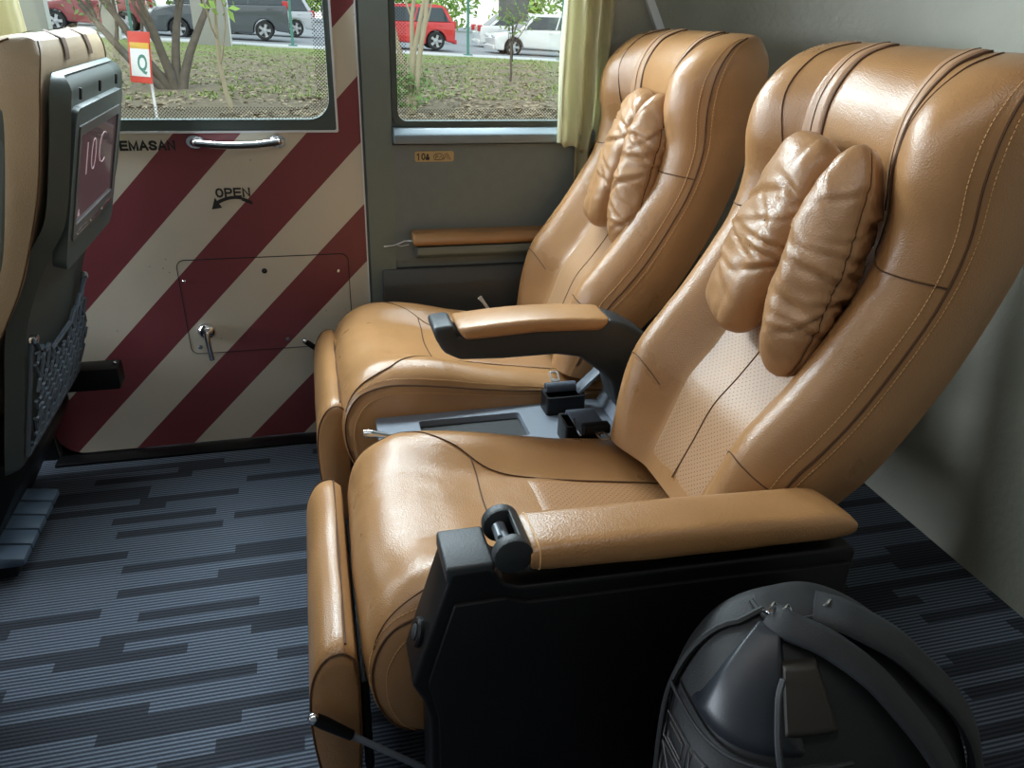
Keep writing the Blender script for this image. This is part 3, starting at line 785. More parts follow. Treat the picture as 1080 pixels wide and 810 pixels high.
# black printed dot border on the glass
m=bpy.data.materials.new('dotted_frit_print'); m.use_nodes=True; nt=m.node_tree; b_=nt.nodes['Principled BSDF']; M['frit']=m
b_.inputs['Base Color'].default_value=(.012,.012,.012,1)
s_=sep(nt,objco(nt)); k=1/.0088
p=mth(nt,'MULTIPLY',mth(nt,'ADD',s_[0],s_[2]),k); q=mth(nt,'MULTIPLY',mth(nt,'SUBTRACT',s_[0],s_[2]),k)
d=lambda x: mth(nt,'SUBTRACT',mth(nt,'FRACT',mth(nt,'ADD',x,50)),.5)
P_,Q_=d(p),d(q)
r=mth(nt,'SQRT',mth(nt,'ADD',mth(nt,'MULTIPLY',P_,P_),mth(nt,'MULTIPLY',Q_,Q_)))
nt.links.new(mth(nt,'GREATER_THAN',r,.50),b_.inputs['Alpha'])

b=MB(); b.box(-5,1.65,-.40,2.36,-.06,0); struct(b.build('floor',M['carpet']))
b=MB(); b.box(-5,1.65,-.40,2.24,1.98,2.03); struct(b.build('ceiling',M['ceil']))
b=MB(); b.box(1.60,1.65,-.40,2.36,.0,1.98); struct(b.build('wall_right',M['bulk']))
b=MB(); b.box(-5,1.65,-.45,-.40,.0,2.0); struct(b.build('wall_near',M['dusk']))
fy=lambda y,z,d:(-5-d,y,z)
b=MB(); b.ring(rrect(-.45,2.36,-.05,2.03,.001,4),rrect(-.30,2.15,.75,1.90,.06,4),-.0,.05,fy); struct(b.build('wall_left',M['dusk']))

# far side wall with its openings
def win_warp(loop,xm,X1,sl=.58,z0=1.31):
    out=[]
    for x,z in loop:
        if x>xm:
            xr=X1-sl*(z-z0); x=xm+(x-xm)*(xr-xm)/(X1-xm)
        out.append((x,z))
    return out
hole2=lambda g:win_warp(rrect(.238-g,.905+g,1.003-g,1.76+g,.03+g*.5,8),.5,.905+g)
b=MB()
b.ring(rrect(.145,1.66,-.05,2.0,.001,8),hole2(.010),-.05,.0,W)
b.ring(rrect(-2.35,-.835,-.05,2.0,.001,8),rrect(-2.2,-.98,1.0,1.76,.06,8),-.05,0,W)
b.ring(rrect(-5,-2.35,-.05,2.0,.001,8),rrect(-4.6,-2.5,1.0,1.76,.06,8),-.05,0,W)
b.plate(rrect(-.835,.145,1.93,2.0,.001,3),-.05,0,W); b.plate(rrect(-.835,.145,-.05,-.004,.001,3),-.05,0,W)
wf=struct(b.build('wall_far',M['wallpanel'],smooth=25))
b=MB(); b.plate([(1.075,.0),(1.30,.0),(1.30,1.97),(.60,1.97),(.64,1.84)],0,.013,W)
vs=[];nn=16
for k in range(nn+1):
    t=math.pi/2*k/nn
    for h in (0,1.975): p=W(1.24,h,.013); vs.append((1.24+.354*math.sin(t),p[1]-.357*(1-math.cos(t)),h))
for h in (0,1.975): vs.append((1.594,-.399,h))
b.add(vs,[(2*k,2*k+1,2*k+3,2*k+2) for k in range(nn+1)]); struct(b.build('trim_6',M['bulk'],smooth=40))
b=MB(); b.plate(rrect(.150,.226,.0,1.97,.004,4),0,.014,W); struct(b.build('trim_1',M['pillar'],smooth=25))
b=MB(); b.plate(rrect(.180,1.595,.60,.944,[.004,.004,.012,.012],4),0,.010,W); struct(b.build('trim_2',M['wallpanel'],smooth=25))
b=MB(); b.prism([(2.29-.06*.0,.0),(2.29-.06*.55,.53),(2.31-.06*.57,.575),(2.34,.575),(2.34,.0)],.182,1.595,'x',.006,2); struct(b.build('trim_3',M['wallpanel_low'],smooth=25))
b=MB(); b.prism([(2.34-.06*.95,.947),(2.325-.06*.95-.030,.950),(2.325-.06*.98-.030,.974),(2.325-.06*1.0-.010,.992),(2.34-.06*1.0,.994)],.228,1.06,'x',.004,3); struct(b.build('trim_4',M['sill'],smooth=40))
st=lambda z:.935-.58*(z-1.31)
b=MB(); b.plate([(st(1.02)+.015,1.02),(st(1.02)+.040,1.02),(st(1.80)+.040,1.80),(st(1.80)+.015,1.80)],0,.030,W); struct(b.build('trim_5',M['trimwhite'],smooth=25))

# window_2 (right): gasket, glass, frit
b=MB(); b.ring(hole2(.010),hole2(-.006),-.02,.012,W); w2=struct(b.build('window_2',M['gasket'],smooth=30))
b=MB(); b.ring(hole2(.004),hole2(-.002),-.045,-.02,W); b.build('frame',M['gasket'],w2)
b=MB(); b.plate(hole2(0),-.020,-.014,W); b.build('glass',M['glass'],w2)
b=MB(); b.ring(hole2(-.004),hole2(-.036),-.0135,-.013,W); b.build('dotted_border',M['frit'],w2)
# other daylight openings further forward, out of frame
for nme,lp in (('window_3',rrect(-2.2,-.98,1.0,1.76,.06,8)),('window_4',rrect(-4.6,-2.5,1.0,1.76,.06,8))):
    b=MB(); b.plate(lp,-.020,-.014,W); struct(b.build(nme,M['glass']))

# emergency door (in the far wall)
DO=rrect(-.830,.141,.012,1.925,[.012,.02,.02,.075],8); DI=rrect(-.785,.076,.984,1.80,[.006,.03,.05,.03],8)
b=MB(); b.ring(DO,DI,-.035,.004,W); door=struct(b.build('door_1',M['stripes'],smooth=25))
b=MB(); b.ring(rrect(-.789,.080,.980,1.804,[.006,.03,.05,.03],8),rrect(-.785,.0745,.9855,1.80,[.006,.03,.05,.03],8),.002,.012,W); b.build('window_trim',M['trimwhite'],door)
b=MB(); b.plate([(.1395,.03),(.1430,.03),(.1430,1.92),(.1395,1.92)],.003,.010,W); b.build('edge_trim',M['trimwhite'],door)
g1=lambda g:rrect(-.75-g,.060+g,1.014-g,1.77+g,.055+g*.3,8)
b=MB(); b.ring(rrect(-.785,.0745,.9855,1.80,[.006,.03,.05,.03],8),g1(0),-.02,.008,W); w1=struct(b.build('window_1',M['gasket'],smooth=30))
b=MB(); b.plate(g1(.003),-.016,-.010,W); b.build('glass',M['glass'],w1)
b=MB(); b.ring(g1(-.0),g1(-.030),-.0095,-.009,W); b.build('dotted_border',M['frit'],w1)
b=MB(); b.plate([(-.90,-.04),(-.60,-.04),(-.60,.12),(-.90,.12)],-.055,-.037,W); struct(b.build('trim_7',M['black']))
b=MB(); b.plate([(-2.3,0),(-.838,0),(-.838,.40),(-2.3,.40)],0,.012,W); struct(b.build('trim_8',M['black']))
b=MB(); b.box(-.835,.148,2.265,2.326,0,.010,.003,2); struct(b.build('trim_9',M['black']))
# access flap with outline, rivets and latch
b=MB(); fl=rrect(-.398,.083,.330,.628,.022,8); b.plate(fl,.003,.0062,W); fp=b.build('access_panel',M['stripes'],door)
b=MB(); b.tube([W(x,h,.0052) for x,h in fl],.0016,5,closed=True); b.build('panel_gap',M['rubber'],fp)
for (x,h,mm,r) in ((-.16,.586,'rubber',.008),(.052,.575,'chrome',.006),(-.385,.565,'chrome',.005),(-.372,.352,'greyplas',.007),(-.115,.36,'greyplas',.006)):
    b=MB(); b.lathe([(r,0),(r,.002),(r*.6,.004),(0,.004)],W(x,h,.0055),(0,-1,-.06),12); b.build('rivet',M[mm],fp)
b=MB(); c_=W(-.345,.405,.006); b.lathe([(.026,0),(.027,.006),(.024,.014),(.014,.022),(0,.024)],c_,(0,-1,-.06),20); la=b.build('latch',M['chrome'],fp)
b=MB(); b.tube([W(-.345,.405,.026),W(-.344,.385,.034),W(-.342,.35,.034),W(-.341,.318,.030)],[.010,.0085,.0075,.0085],12); b.build('latch_lever',M['chrome'],la)
# grab handle
b=MB(); P0=[(-.302,.957,.006),(-.296,.9575,.022),(-.28,.9565,.032),(-.22,.952,.038),(-.15,.9525,.038),(-.10,.957,.034),(-.082,.958,.024),(-.076,.958,.006)]
P1=catmull(P0,40); b.tube([W(*p) for p in P1],[.0098]*40,12)
for x in (-.296,-.085): b.prism([(a*.022+x,c*.017+.958) for a,c in [(math.cos(t),math.sin(t)) for t in np.linspace(0,2*math.pi,20)[:-1]]],0,1,'y',0,1,fn=lambda x,y,z:W(x,z,.004+.010*y))
ho=b.build('grab_handle',M['chrome'],door)
b=MB(); b.tube([W(p[0],p[1]-.0005,p[2]+.0045) for p in P1[8:33]],[.0074]*25,10); b.build('handle_grip',M['blackgrain'],ho)
# lettering
M['ink']=plain('black_lettering',(.02,.021,.02,1),.6)
def wall_text(body,x,h,size,bold,d,name,parent,mat,sx=1,right=None):
    v,f,x0,x1=text_mesh(body,size,bold,.0004); m=MB()
    m.add([W((x if right is None else right-(x1-x0)*sx)+(p[0]-x0)*sx,h+p[1],d+p[2]) for p in v],f); return m.build(name,mat,parent)
stroke_text('PINTU KECEMASAN',0,.9385,.0200,.0062,.0042,.0050,W,right=-.350,cw=.74,gap=.40).build('lettering',M['ink'],door)
stroke_text('OPEN',-.262,.808,.0215,.0052,.0042,.0050,W,cw=.74,gap=.36).build('lettering',M['ink'],door)
m=MB(); arc=[]; n=18
for k in range(n):
    t=k/(n-1); x=-.262+.092*t; h=.786+.020*math.sin(math.pi*(.10+.80*t))-.002*t; arc.append((x,h,.0045*(1-.55*t)+.001))
pts=[(x,h+w) for x,h,w in arc]+[(x,h-w) for x,h,w in arc[::-1]]
m.plate(pts,.0044,.0050,W); m.plate([(-.280,.773),(-.252,.777),(-.268,.806)],.0044,.0051,W); m.plate([(-.19,.800),(-.168,.786),(-.172,.784),(-.20,.797)],.0044,.005,W)
m.build('arrow',M['ink'],door)

# wall armrest
wa=thing('wall_armrest','slim tan padded armrest fixed to the grey side wall under the window','armrest',(.6,2.25,.60))
b=MB(); prof=[(2.296,.660),(2.225,.658),(2.212,.668),(2.214,.682),(2.230,.693),(2.296,.696)]
b.prism(prof,.272,1.0,'x',.008,3); b.build('armrest_pad',M['leather_soft'],wa,smooth=50)
b=MB(); b.prism([(2.31,.60),(2.28,.605),(2.235,.628),(2.232,.653),(2.31,.653)],.285,1.0,'x',.004,2); b.build('armrest_bracket',M['pillar'],wa)
M['film']=plain('silvery_film',(.55,.58,.6,1),.25,spec=.8)
b=MB(); b.tube([W(.190,.652,.030),W(.205,.655,.034),W(.222,.655,.028),W(.235,.662,.036),W(.25,.668,.034),W(.268,.672,.050),W(.275,.675,.06)],[.003,.0018,.0016,.0022,.0017,.0025,.002],6); b.tube([W(.225,.658,.03),W(.24,.654,.04),W(.262,.66,.045)],.0013,5); b.build('torn_film',M['film'],wa)
# seat number plate
pl=thing('seat_number_plate','small tan plate with 10 and a seat symbol on grey wall under window','sign',W(.345,.911,.010))
M['plate']=plain('tan_number_plate',(.50,.38,.19,1),.45)
b=MB(); b.plate(rrect(.289,.402,.8965,.9260,.006,5),.0095,.0125,W); b.build('plate',M['plate'],pl)
stroke_text('10',.2945,.9030,.0165,.0032,.0125,.0135,W,cw=.56,gap=.30).build('lettering',M['ink'],pl)
m=MB(); m.plate(rrect(.320,.331,.9015,.9115,.002,3),.0126,.0135,W); m.plate([(.3255+.0035*math.cos(a),.9155+.0035*math.sin(a)) for a in np.linspace(0,6.283,13)[:-1]],.0126,.0135,W)
m.build('person_symbol',M['ink'],pl)
m=MB()
for pts in ([(.345,.903),(.343,.912),(.349,.919),(.362,.920),(.371,.914),(.373,.905),(.365,.9015),(.352,.902),(.345,.903)],[(.349,.905),(.350,.915),(.357,.915)],[(.350,.910),(.357,.910)],[(.360,.905),(.364,.914),(.369,.905)],[(.374,.915),(.382,.920),(.389,.909),(.392,.902)],[(.372,.903),(.380,.914),(.386,.903)]):
    m.tube([W(x,h,.0130) for x,h in pts],.0009,5)
m.build('seat_symbol',M['ink'],pl)

# curtains
M['curtain'],nt,b_=newmat('pale_green_curtain')
co=objco(nt); no=N(nt,'ShaderNodeTexNoise'); no.inputs['Scale'].default_value=400; nt.links.new(co,no.inputs['Vector'])
n2=N(nt,'ShaderNodeTexNoise'); n2.inputs['Scale'].default_value=6; nt.links.new(co,n2.inputs['Vector'])
nt.links.new(mixc(nt,n2.outputs['Fac'],(.66,.64,.44,1),(.76,.74,.55,1)),b_.inputs['Base Color']); b_.inputs['Roughness'].default_value=.65
bump(nt,b_,no.outputs['Fac'],.3)
tl=nt.nodes.new('ShaderNodeBsdfTranslucent'); tl.inputs[0].default_value=(.72,.69,.52,1); mx=nt.nodes.new('ShaderNodeMixShader'); mx.inputs[0].default_value=.45
nt.links.new(b_.outputs[0],mx.inputs[1]); nt.links.new(tl.outputs[0],mx.inputs[2]); nt.links.new(mx.outputs[0],nt.nodes['Material Output'].inputs[0])
def curtain_panel(name,parent,x0,x1,d0,amp,folds,zb0,zb1,ph,rs,spread=1.0):
    mb=MB(); nx,nz=70,46; vs=[]
    for side in (0,1):
        for i in range(nz):
            q=i/(nz-1)
            for j in range(nx):
                a=j/(nx-1); zb=zb0+(zb1-zb0)*a+.006*math.sin(a*14+ph); z=1.80+(zb-1.80)*q
                w=1+.10*math.sin(q*3.0)*spread; xx=x0+(x1-x0)*(.5+(a-.5)*w)+.006*math.sin(q*5+a*3+ph)
                am=amp*(.8+.35*noise.noise(Vector((a*3,q*2.2,rs))))
                dd=d0+am*math.sin(2*math.pi*folds*a+ph+.7*math.sin(q*2.6+rs))+.010*noise.noise(Vector((a*5,q*5,rs+9)))
                vs.append(W(xx,z,dd-(.0022 if side else 0)))
    n=nx*nz; fs=[]
    for i in range(nz-1):
        for j in range(nx-1):
            k=i*nx+j; fs+=[(k,k+1,k+nx+1,k+nx),(n+k,n+k+nx,n+k+nx+1,n+k+1)]
    for j in range(nx-1): fs+=[(j,n+j,n+j+1,j+1),((nz-1)*nx+j,(nz-1)*nx+j+1,n+(nz-1)*nx+j+1,n+(nz-1)*nx+j)]
    for i in range(nz-1): fs+=[(i*nx,(i+1)*nx,n+(i+1)*nx,n+i*nx),(i*nx+nx-1,n+i*nx+nx-1,n+(i+1)*nx+nx-1,(i+1)*nx+nx-1)]
    mb.add(vs,fs); return mb.build(name,M['curtain'],parent,smooth=60)
cu=thing('curtain','pale yellow green curtain gathered in the right window beside far seat','curtain',W(.78,1.80,.06),'gathered window curtains')
curtain_panel('curtain_panel',cu,.700,.788,.052,.018,2.1,.950,.925,.9,3.1)
curtain_panel('curtain_panel',cu,.762,.838,.032,.012,2.3,.800,.985,2.2,8.4)
b=MB(); b.tube([W(.68,1.80,.055),W(.90,1.80,.055)],.008,8); b.build('curtain_rail',M['chrome'],cu)
cu=thing('curtain','pale curtain edge at top left behind the grey shelled seat ahead','curtain',W(-.75,1.80,.06),'gathered window curtains')
curtain_panel('curtain_panel',cu,-.800,-.630,.036,.014,3.1,.93,.93,.4,5.7,.2)
b=MB(); b.tube([W(-.82,1.80,.055),W(-.61,1.80,.055)],.008,8); b.build('curtain_rail',M['chrome'],cu)

# ------------------------------------------------------------------ backpack on the floor against the side panel
M['bagfab']=plain('charcoal_bag_fabric',(.006,.0066,.0075,1),.65,bmp=.5,bscale=500)
M['bagpanel']=plain('smooth_grey_bag_panel',(.012,.0145,.019,1),.42,bmp=.1,bscale=400)
M['bagprint']=plain('grey_print_lines',(.10,.092,.088,1),.6)
M['bagstrap']=plain('grey_bag_strap',(.014,.0155,.018,1),.65,bmp=.5,bscale=600)
M['bagbrown']=plain('brown_grey_lining',(.018,.014,.010,1),.6)
BG=np.array([ # z, cx, cy, hx, hy
 (.00,.610,.560,.165,.115),(.02,.610,.562,.185,.130),(.15,.606,.570,.200,.140),(.30,.600,.582,.202,.140),(.42,.592,.596,.195,.130),(.50,.580,.612,.175,.115),(.56,.568,.630,.140,.090),(.60,.558,.645,.095,.062),(.622,.552,.655,.045,.030),(.626,.552,.656,.004,.003)],float)
def bag(h,a,off=0):
    """h 0..1 along rows, a azimuth in degrees (0=+x)"""
    z,cx,cy,hx,hy=cat_at(BG,h*(len(BG)-1)); t=math.radians(a); e=.66
    x=math.copysign(abs(math.cos(t))**e,math.cos(t)); y=math.copysign(abs(math.sin(t))**e,math.sin(t))
    dv=Vector((x/hx,y/hy,.35+1.6*max(0,h-.55)*10*.2)); dv=Vector((x,y*1.3,max(0,(h-.45))*2.6)).normalized()
    return Vector((cx+hx*x,cy+hy*y,z))+dv*off
bp=thing('backpack','dark grey backpack standing on the carpet against the black side panel','bag',(.60,.57,0))
mb=MB(); nu,nv=60,72; vs=[]
for i in range(nu):
    for j in range(nv):
        p=bag(i/(nu-1),360*j/nv); d=noise.noise(p*11)*.006*(1 if i<nu-3 else .2); vs.append(p+(p-Vector((.6,.58,p.z))).normalized()*d)
fs=[(i*nv+j,i*nv+(j+1)%nv,(i+1)*nv+(j+1)%nv,(i+1)*nv+j) for i in range(nu-1) for j in range(nv)]+[tuple(range(nv)),tuple((nu-1)*nv+j for j in range(nv))]
mb.add(vs,fs); body=mb.build('bag_body',M['bagfab'],bp,smooth=70)
def bag_patch(mb,h0,h1,af,off,sink=.004,nu=26,nt=26):
    vs=[]
    for i in range(nu):
        q=i/(nu-1)
        a0,a1=af(q)
        for j in range(nt):
            r=j/(nt-1); e=min(q,1-q,r,1-r); vs.append(bag(h0+(h1-h0)*q,a0+(a1-a0)*r,-sink+(off+sink)*min(1,e*9)**.6))
    mb.add(vs,[(i*nt+j,i*nt+j+1,(i+1)*nt+j+1,(i+1)*nt+j) for i in range(nu-1) for j in range(nt-1)])
mb=MB(); bag_patch(mb,.585,.88,lambda q:(178+22*q,256-12*q),.010); b1=mb.build('front_panel',M['bagpanel'],bp,smooth=70)
mb=MB(); bag_patch(mb,.06,.58,lambda q:(170,268),.013); b2=mb.build('front_pocket',M['bagfab'],bp,smooth=70)
m=MB()     # printed geometric line pattern on the pocket
for r_ in range(7):
    for c__ in range(7):
        h0=.115+.062*r_; a0=176+12.5*c__; k=lambda dh,da:bag(h0+dh,a0+da,.0145)
        m.tube([k(0,0),k(0,10),k(.05,10),k(.05,0)],.0010,4,closed=True)
        kind=(r_*3+c__*2)%4
        if kind==0: m.tube([k(0,0),k(.05,10)],.0010,4)
        elif kind==1: m.tube([k(0,10),k(.05,3),k(.05,10)],.0010,4)
        elif kind==2: m.tube([k(.01,2.5),k(.01,7.5),k(.04,7.5),k(.04,2.5)],.0010,4,closed=True)
        else: m.tube([k(.05,0),k(0,5),k(.05,10)],.0010,4)
m.build('line_print',M['bagprint'],b2)
m=MB(); m.tube([bag(.06+.0162*k,169,.010) for k in range(33)],.0022,5); m.tube([bag(.58,170+98*k/24,.012) for k in range(25)],.0025,5); m.build('pocket_piping',M['bagstrap'],b2)
def band(mb,path,wid,thk,up=(0,0,1)):
    P=[Vector(p) for p in catmull([list(p) for p in path],40)]
    vs=[]
    for i,p in enumerate(P):
        t=(P[min(i+1,39)]-P[max(i-1,0)]).normalized(); nn=(p-Vector((.6,.64,p.z-.12))).normalized(); s=t.cross(nn).normalized(); nn=s.cross(t).normalized()
        for k in range(10):
            a=2*math.pi*k/10; vs.append(p+s*(wid*math.copysign(abs(math.cos(a))**.6,math.cos(a)))+nn*(thk*math.sin(a)))
    mb.add(vs,[(i*10+j,i*10+(j+1)%10,(i+1)*10+(j+1)%10,(i+1)*10+j) for i in range(39) for j in range(10)]+[tuple(range(10)),tuple(390+j for j in range(10))])
m=MB(); band(m,[bag(.90,215,.006),bag(.87,250,.012),bag(.80,272,.016),bag(.68,283,.018),bag(.50,292,.02),bag(.30,300,.02),bag(.12,305,.016)],.019,.007); m.build('shoulder_strap',M['bagstrap'],bp,smooth=60)
m=MB(); band(m,[bag(.92,300,.004),bag(.84,312,.014),bag(.70,322,.014),bag(.5,328,.014),bag(.25,330,.014),bag(.1,328,.016)],.028,.009); m.build('shoulder_strap',M['bagstrap'],bp,smooth=60)
m=MB(); bag_patch(m,.62,.78,lambda q:(243,268),.014); m.build('side_pocket',M['bagbrown'],bp,smooth=60)
m=MB(); band(m,[bag(.74,244,.016),bag(.70,240,.03),bag(.60,241,.034),bag(.52,250,.032),bag(.48,262,.020)],.004,.003); m.build('carry_loop',M['bagstrap'],bp)
m=MB(); m.tube([bag(.10+.80*k/30,160+30*(k/30)**3,.006) for k in range(31)],.0045,6); m.tube([bag(.885,170+150*k/24,.004) for k in range(25)],.0035,6); zo=m.build('zipper',M['rubber'],bp)
for (h,a) in ((.915,205),(.925,238),(.905,318),(.88,330)):
    m=MB(); c0=bag(h,a,.012); 
    m.tube([c0+Vector((.010*math.cos(t),.004*math.sin(t*2),.007*math.sin(t))) for t in np.linspace(0,6.283,14)[:-1]],.0018,5,closed=True); m.box(c0.x-.004,c0.x+.004,c0.y-.004,c0.y+.004,c0.z-.010,c0.z-.003,.001,1); m.build('zip_pull',M['chrome'],zo)
# ------------------------------------------------------------------ outside: bank, kerb, car park
def gz(x,y):
    kz=-.02-.033*max(-18,min(26,x))
    if y<4: return -.9
    if y<7: return -.9+(1.30)*(y-4)/3 + 0
    q=min(1,(y-7)/20.5); return .40+(kz-.40)*q
M['ground'],nt,b_=newmat('leafy_grass_bank'); co=objco(nt)
n1=N(nt,'ShaderNodeTexNoise'); n1.inputs['Scale'].default_value=.7; n1.inputs['Detail'].default_value=8; nt.links.new(co,n1.inputs['Vector'])
n2=N(nt,'ShaderNodeTexNoise'); n2.inputs['Scale'].default_value=14; n2.inputs['Detail'].default_value=10; n2.inputs['Roughness'].default_value=.7; nt.links.new(co,n2.inputs['Vector'])
s_=sep(nt,co)
gr=mixc(nt,n2.outputs['Fac'],(.13,.17,.05,1),(.42,.48,.19,1)); br=mixc(nt,n2.outputs['Fac'],(.09,.07,.04,1),(.50,.42,.30,1))
f=mth(nt,'ADD',mth(nt,'MULTIPLY',mth(nt,'SUBTRACT',n1.outputs['Fac'],.5),4),mth(nt,'DIVIDE',mth(nt,'SUBTRACT',s_[1],19.5),7),clamp=False)
f=mth(nt,'ADD',f,.35,clamp=True)
nt.links.new(mixc(nt,f,br,gr),b_.inputs['Base Color']); b_.inputs['Roughness'].default_value=1; b_.inputs['Specular IOR Level'].default_value=.1
bump(nt,b_,n2.outputs['Fac'],1,.05)
b=MB(); xs=np.linspace(-20,30,101); ys=list(np.linspace(2.9,7,9))+list(np.linspace(7.4,27.4,50)); vs=[];
for y in ys:
    for x in xs: vs.append((x,y,gz(x,y)+(.05*noise.noise(Vector((x*.8,y*.8,0))) if y>5 else 0)))
nx=len(xs); b.add(vs,[(i*nx+j,i*nx+j+1,(i+1)*nx+j+1,(i+1)*nx+j) for i in range(len(ys)-1) for j in range(nx-1)])
struct(b.build('ground',M['ground'],smooth=180))
M['concrete']=plain('pale_concrete',(.62,.62,.60,1),.9,scale=3); M['asphalt']=plain('car_park_asphalt',(.30,.31,.32,1),.95,scale=2)
b=MB()
vs=[];
for y,dz in ((27.35,-.15),(27.35,.03),(28.9,.03),(28.9,.0)):
    for x in (-20,30): vs.append((x,y,-.02-.033*x+dz))
b.add(vs,[(0,1,3,2),(2,3,5,4),(4,5,7,6)]); struct(b.build('kerb',M['concrete']))
b=MB()
vs=[(x,y,-.02-.033*x) for y in (28.85,85) for x in (-45,50)]
b.add(vs,[(0,1,3,2)]); struct(b.build('car_park',M['asphalt']))

# leaf litter and grass tufts nobody could count
M['litter']=plain('dry_leaves',(.36,.29,.19,1),.9,var=.7,scale=9); M['blades']=plain('grass_blades',(.25,.34,.09,1),.9,var=.4,scale=2)
KEEP=((-2.95,-1.98,25.6,26.05),(-5.52,-5.13,26.6,27.05),(-7.6,-6.95,26.6,27.05),(-1.6,-1.3,10.15,10.45),(-1.4,-1.1,6.9,7.4),(.9,1.1,7.8,8.0),(-.7,-.6,8.0,8.2),(3.2,3.3,12.9,13.1),(6.1,6.2,24.4,24.6))
def scatter(name,mat,n,fn,lab,cat,y0,y1,x0,x1):
    rr=random.Random(len(name)); mb=MB()
    for _ in range(n):
        y=y0+(y1-y0)*rr.random()**1.25; x=(x0+(x1-x0)*rr.random())*(y/12); z=gz(x,y)+.05*noise.noise(Vector((x*.8,y*.8,0)))
        if any(a-.35<x<b+.35 and c-.35<y<d+.35 for a,b,c,d in KEEP): continue
        fn(mb,x,y,z,rr)
    o=mb.build(name,mat,recalc=False); tag(o,lab,cat,kind='stuff'); return o
def leaf(mb,x,y,z,rr):
    a=rr.random()*6.28; s=rr.uniform(.02,.05); t=rr.uniform(.0,.6); u=Vector((math.cos(a),math.sin(a),t*.5)); v=Vector((-math.sin(a),math.cos(a),rr.uniform(-.3,.6)))
    c=Vector((x,y,z+.012)); mb.add([c-u*s,c-v*s*.5+Vector((0,0,.01)),c+u*s,c+v*s*.5],[(0,1,2,3)])
def tuft(mb,x,y,z,rr):
    for k in range(5):
        a=rr.random()*6.28; h=rr.uniform(.02,.06); d=Vector((math.cos(a),math.sin(a),0))*rr.uniform(.02,.07); w=Vector((-math.sin(a),math.cos(a),0))*.010
        c=Vector((x,y,z-.01)); mb.add([c-w,c+w,c+d+Vector((0,0,h))],[(0,1,2)])
scatter('leaf_litter',M['litter'],14000,leaf,'dry brown leaf litter lying on the grass bank outside','leaves',6.8,24,-5.5,9)
scatter('grass_tufts',M['blades'],6500,tuft,'green grass growing on the bank outside the windows','grass',9,27,-5.5,9)

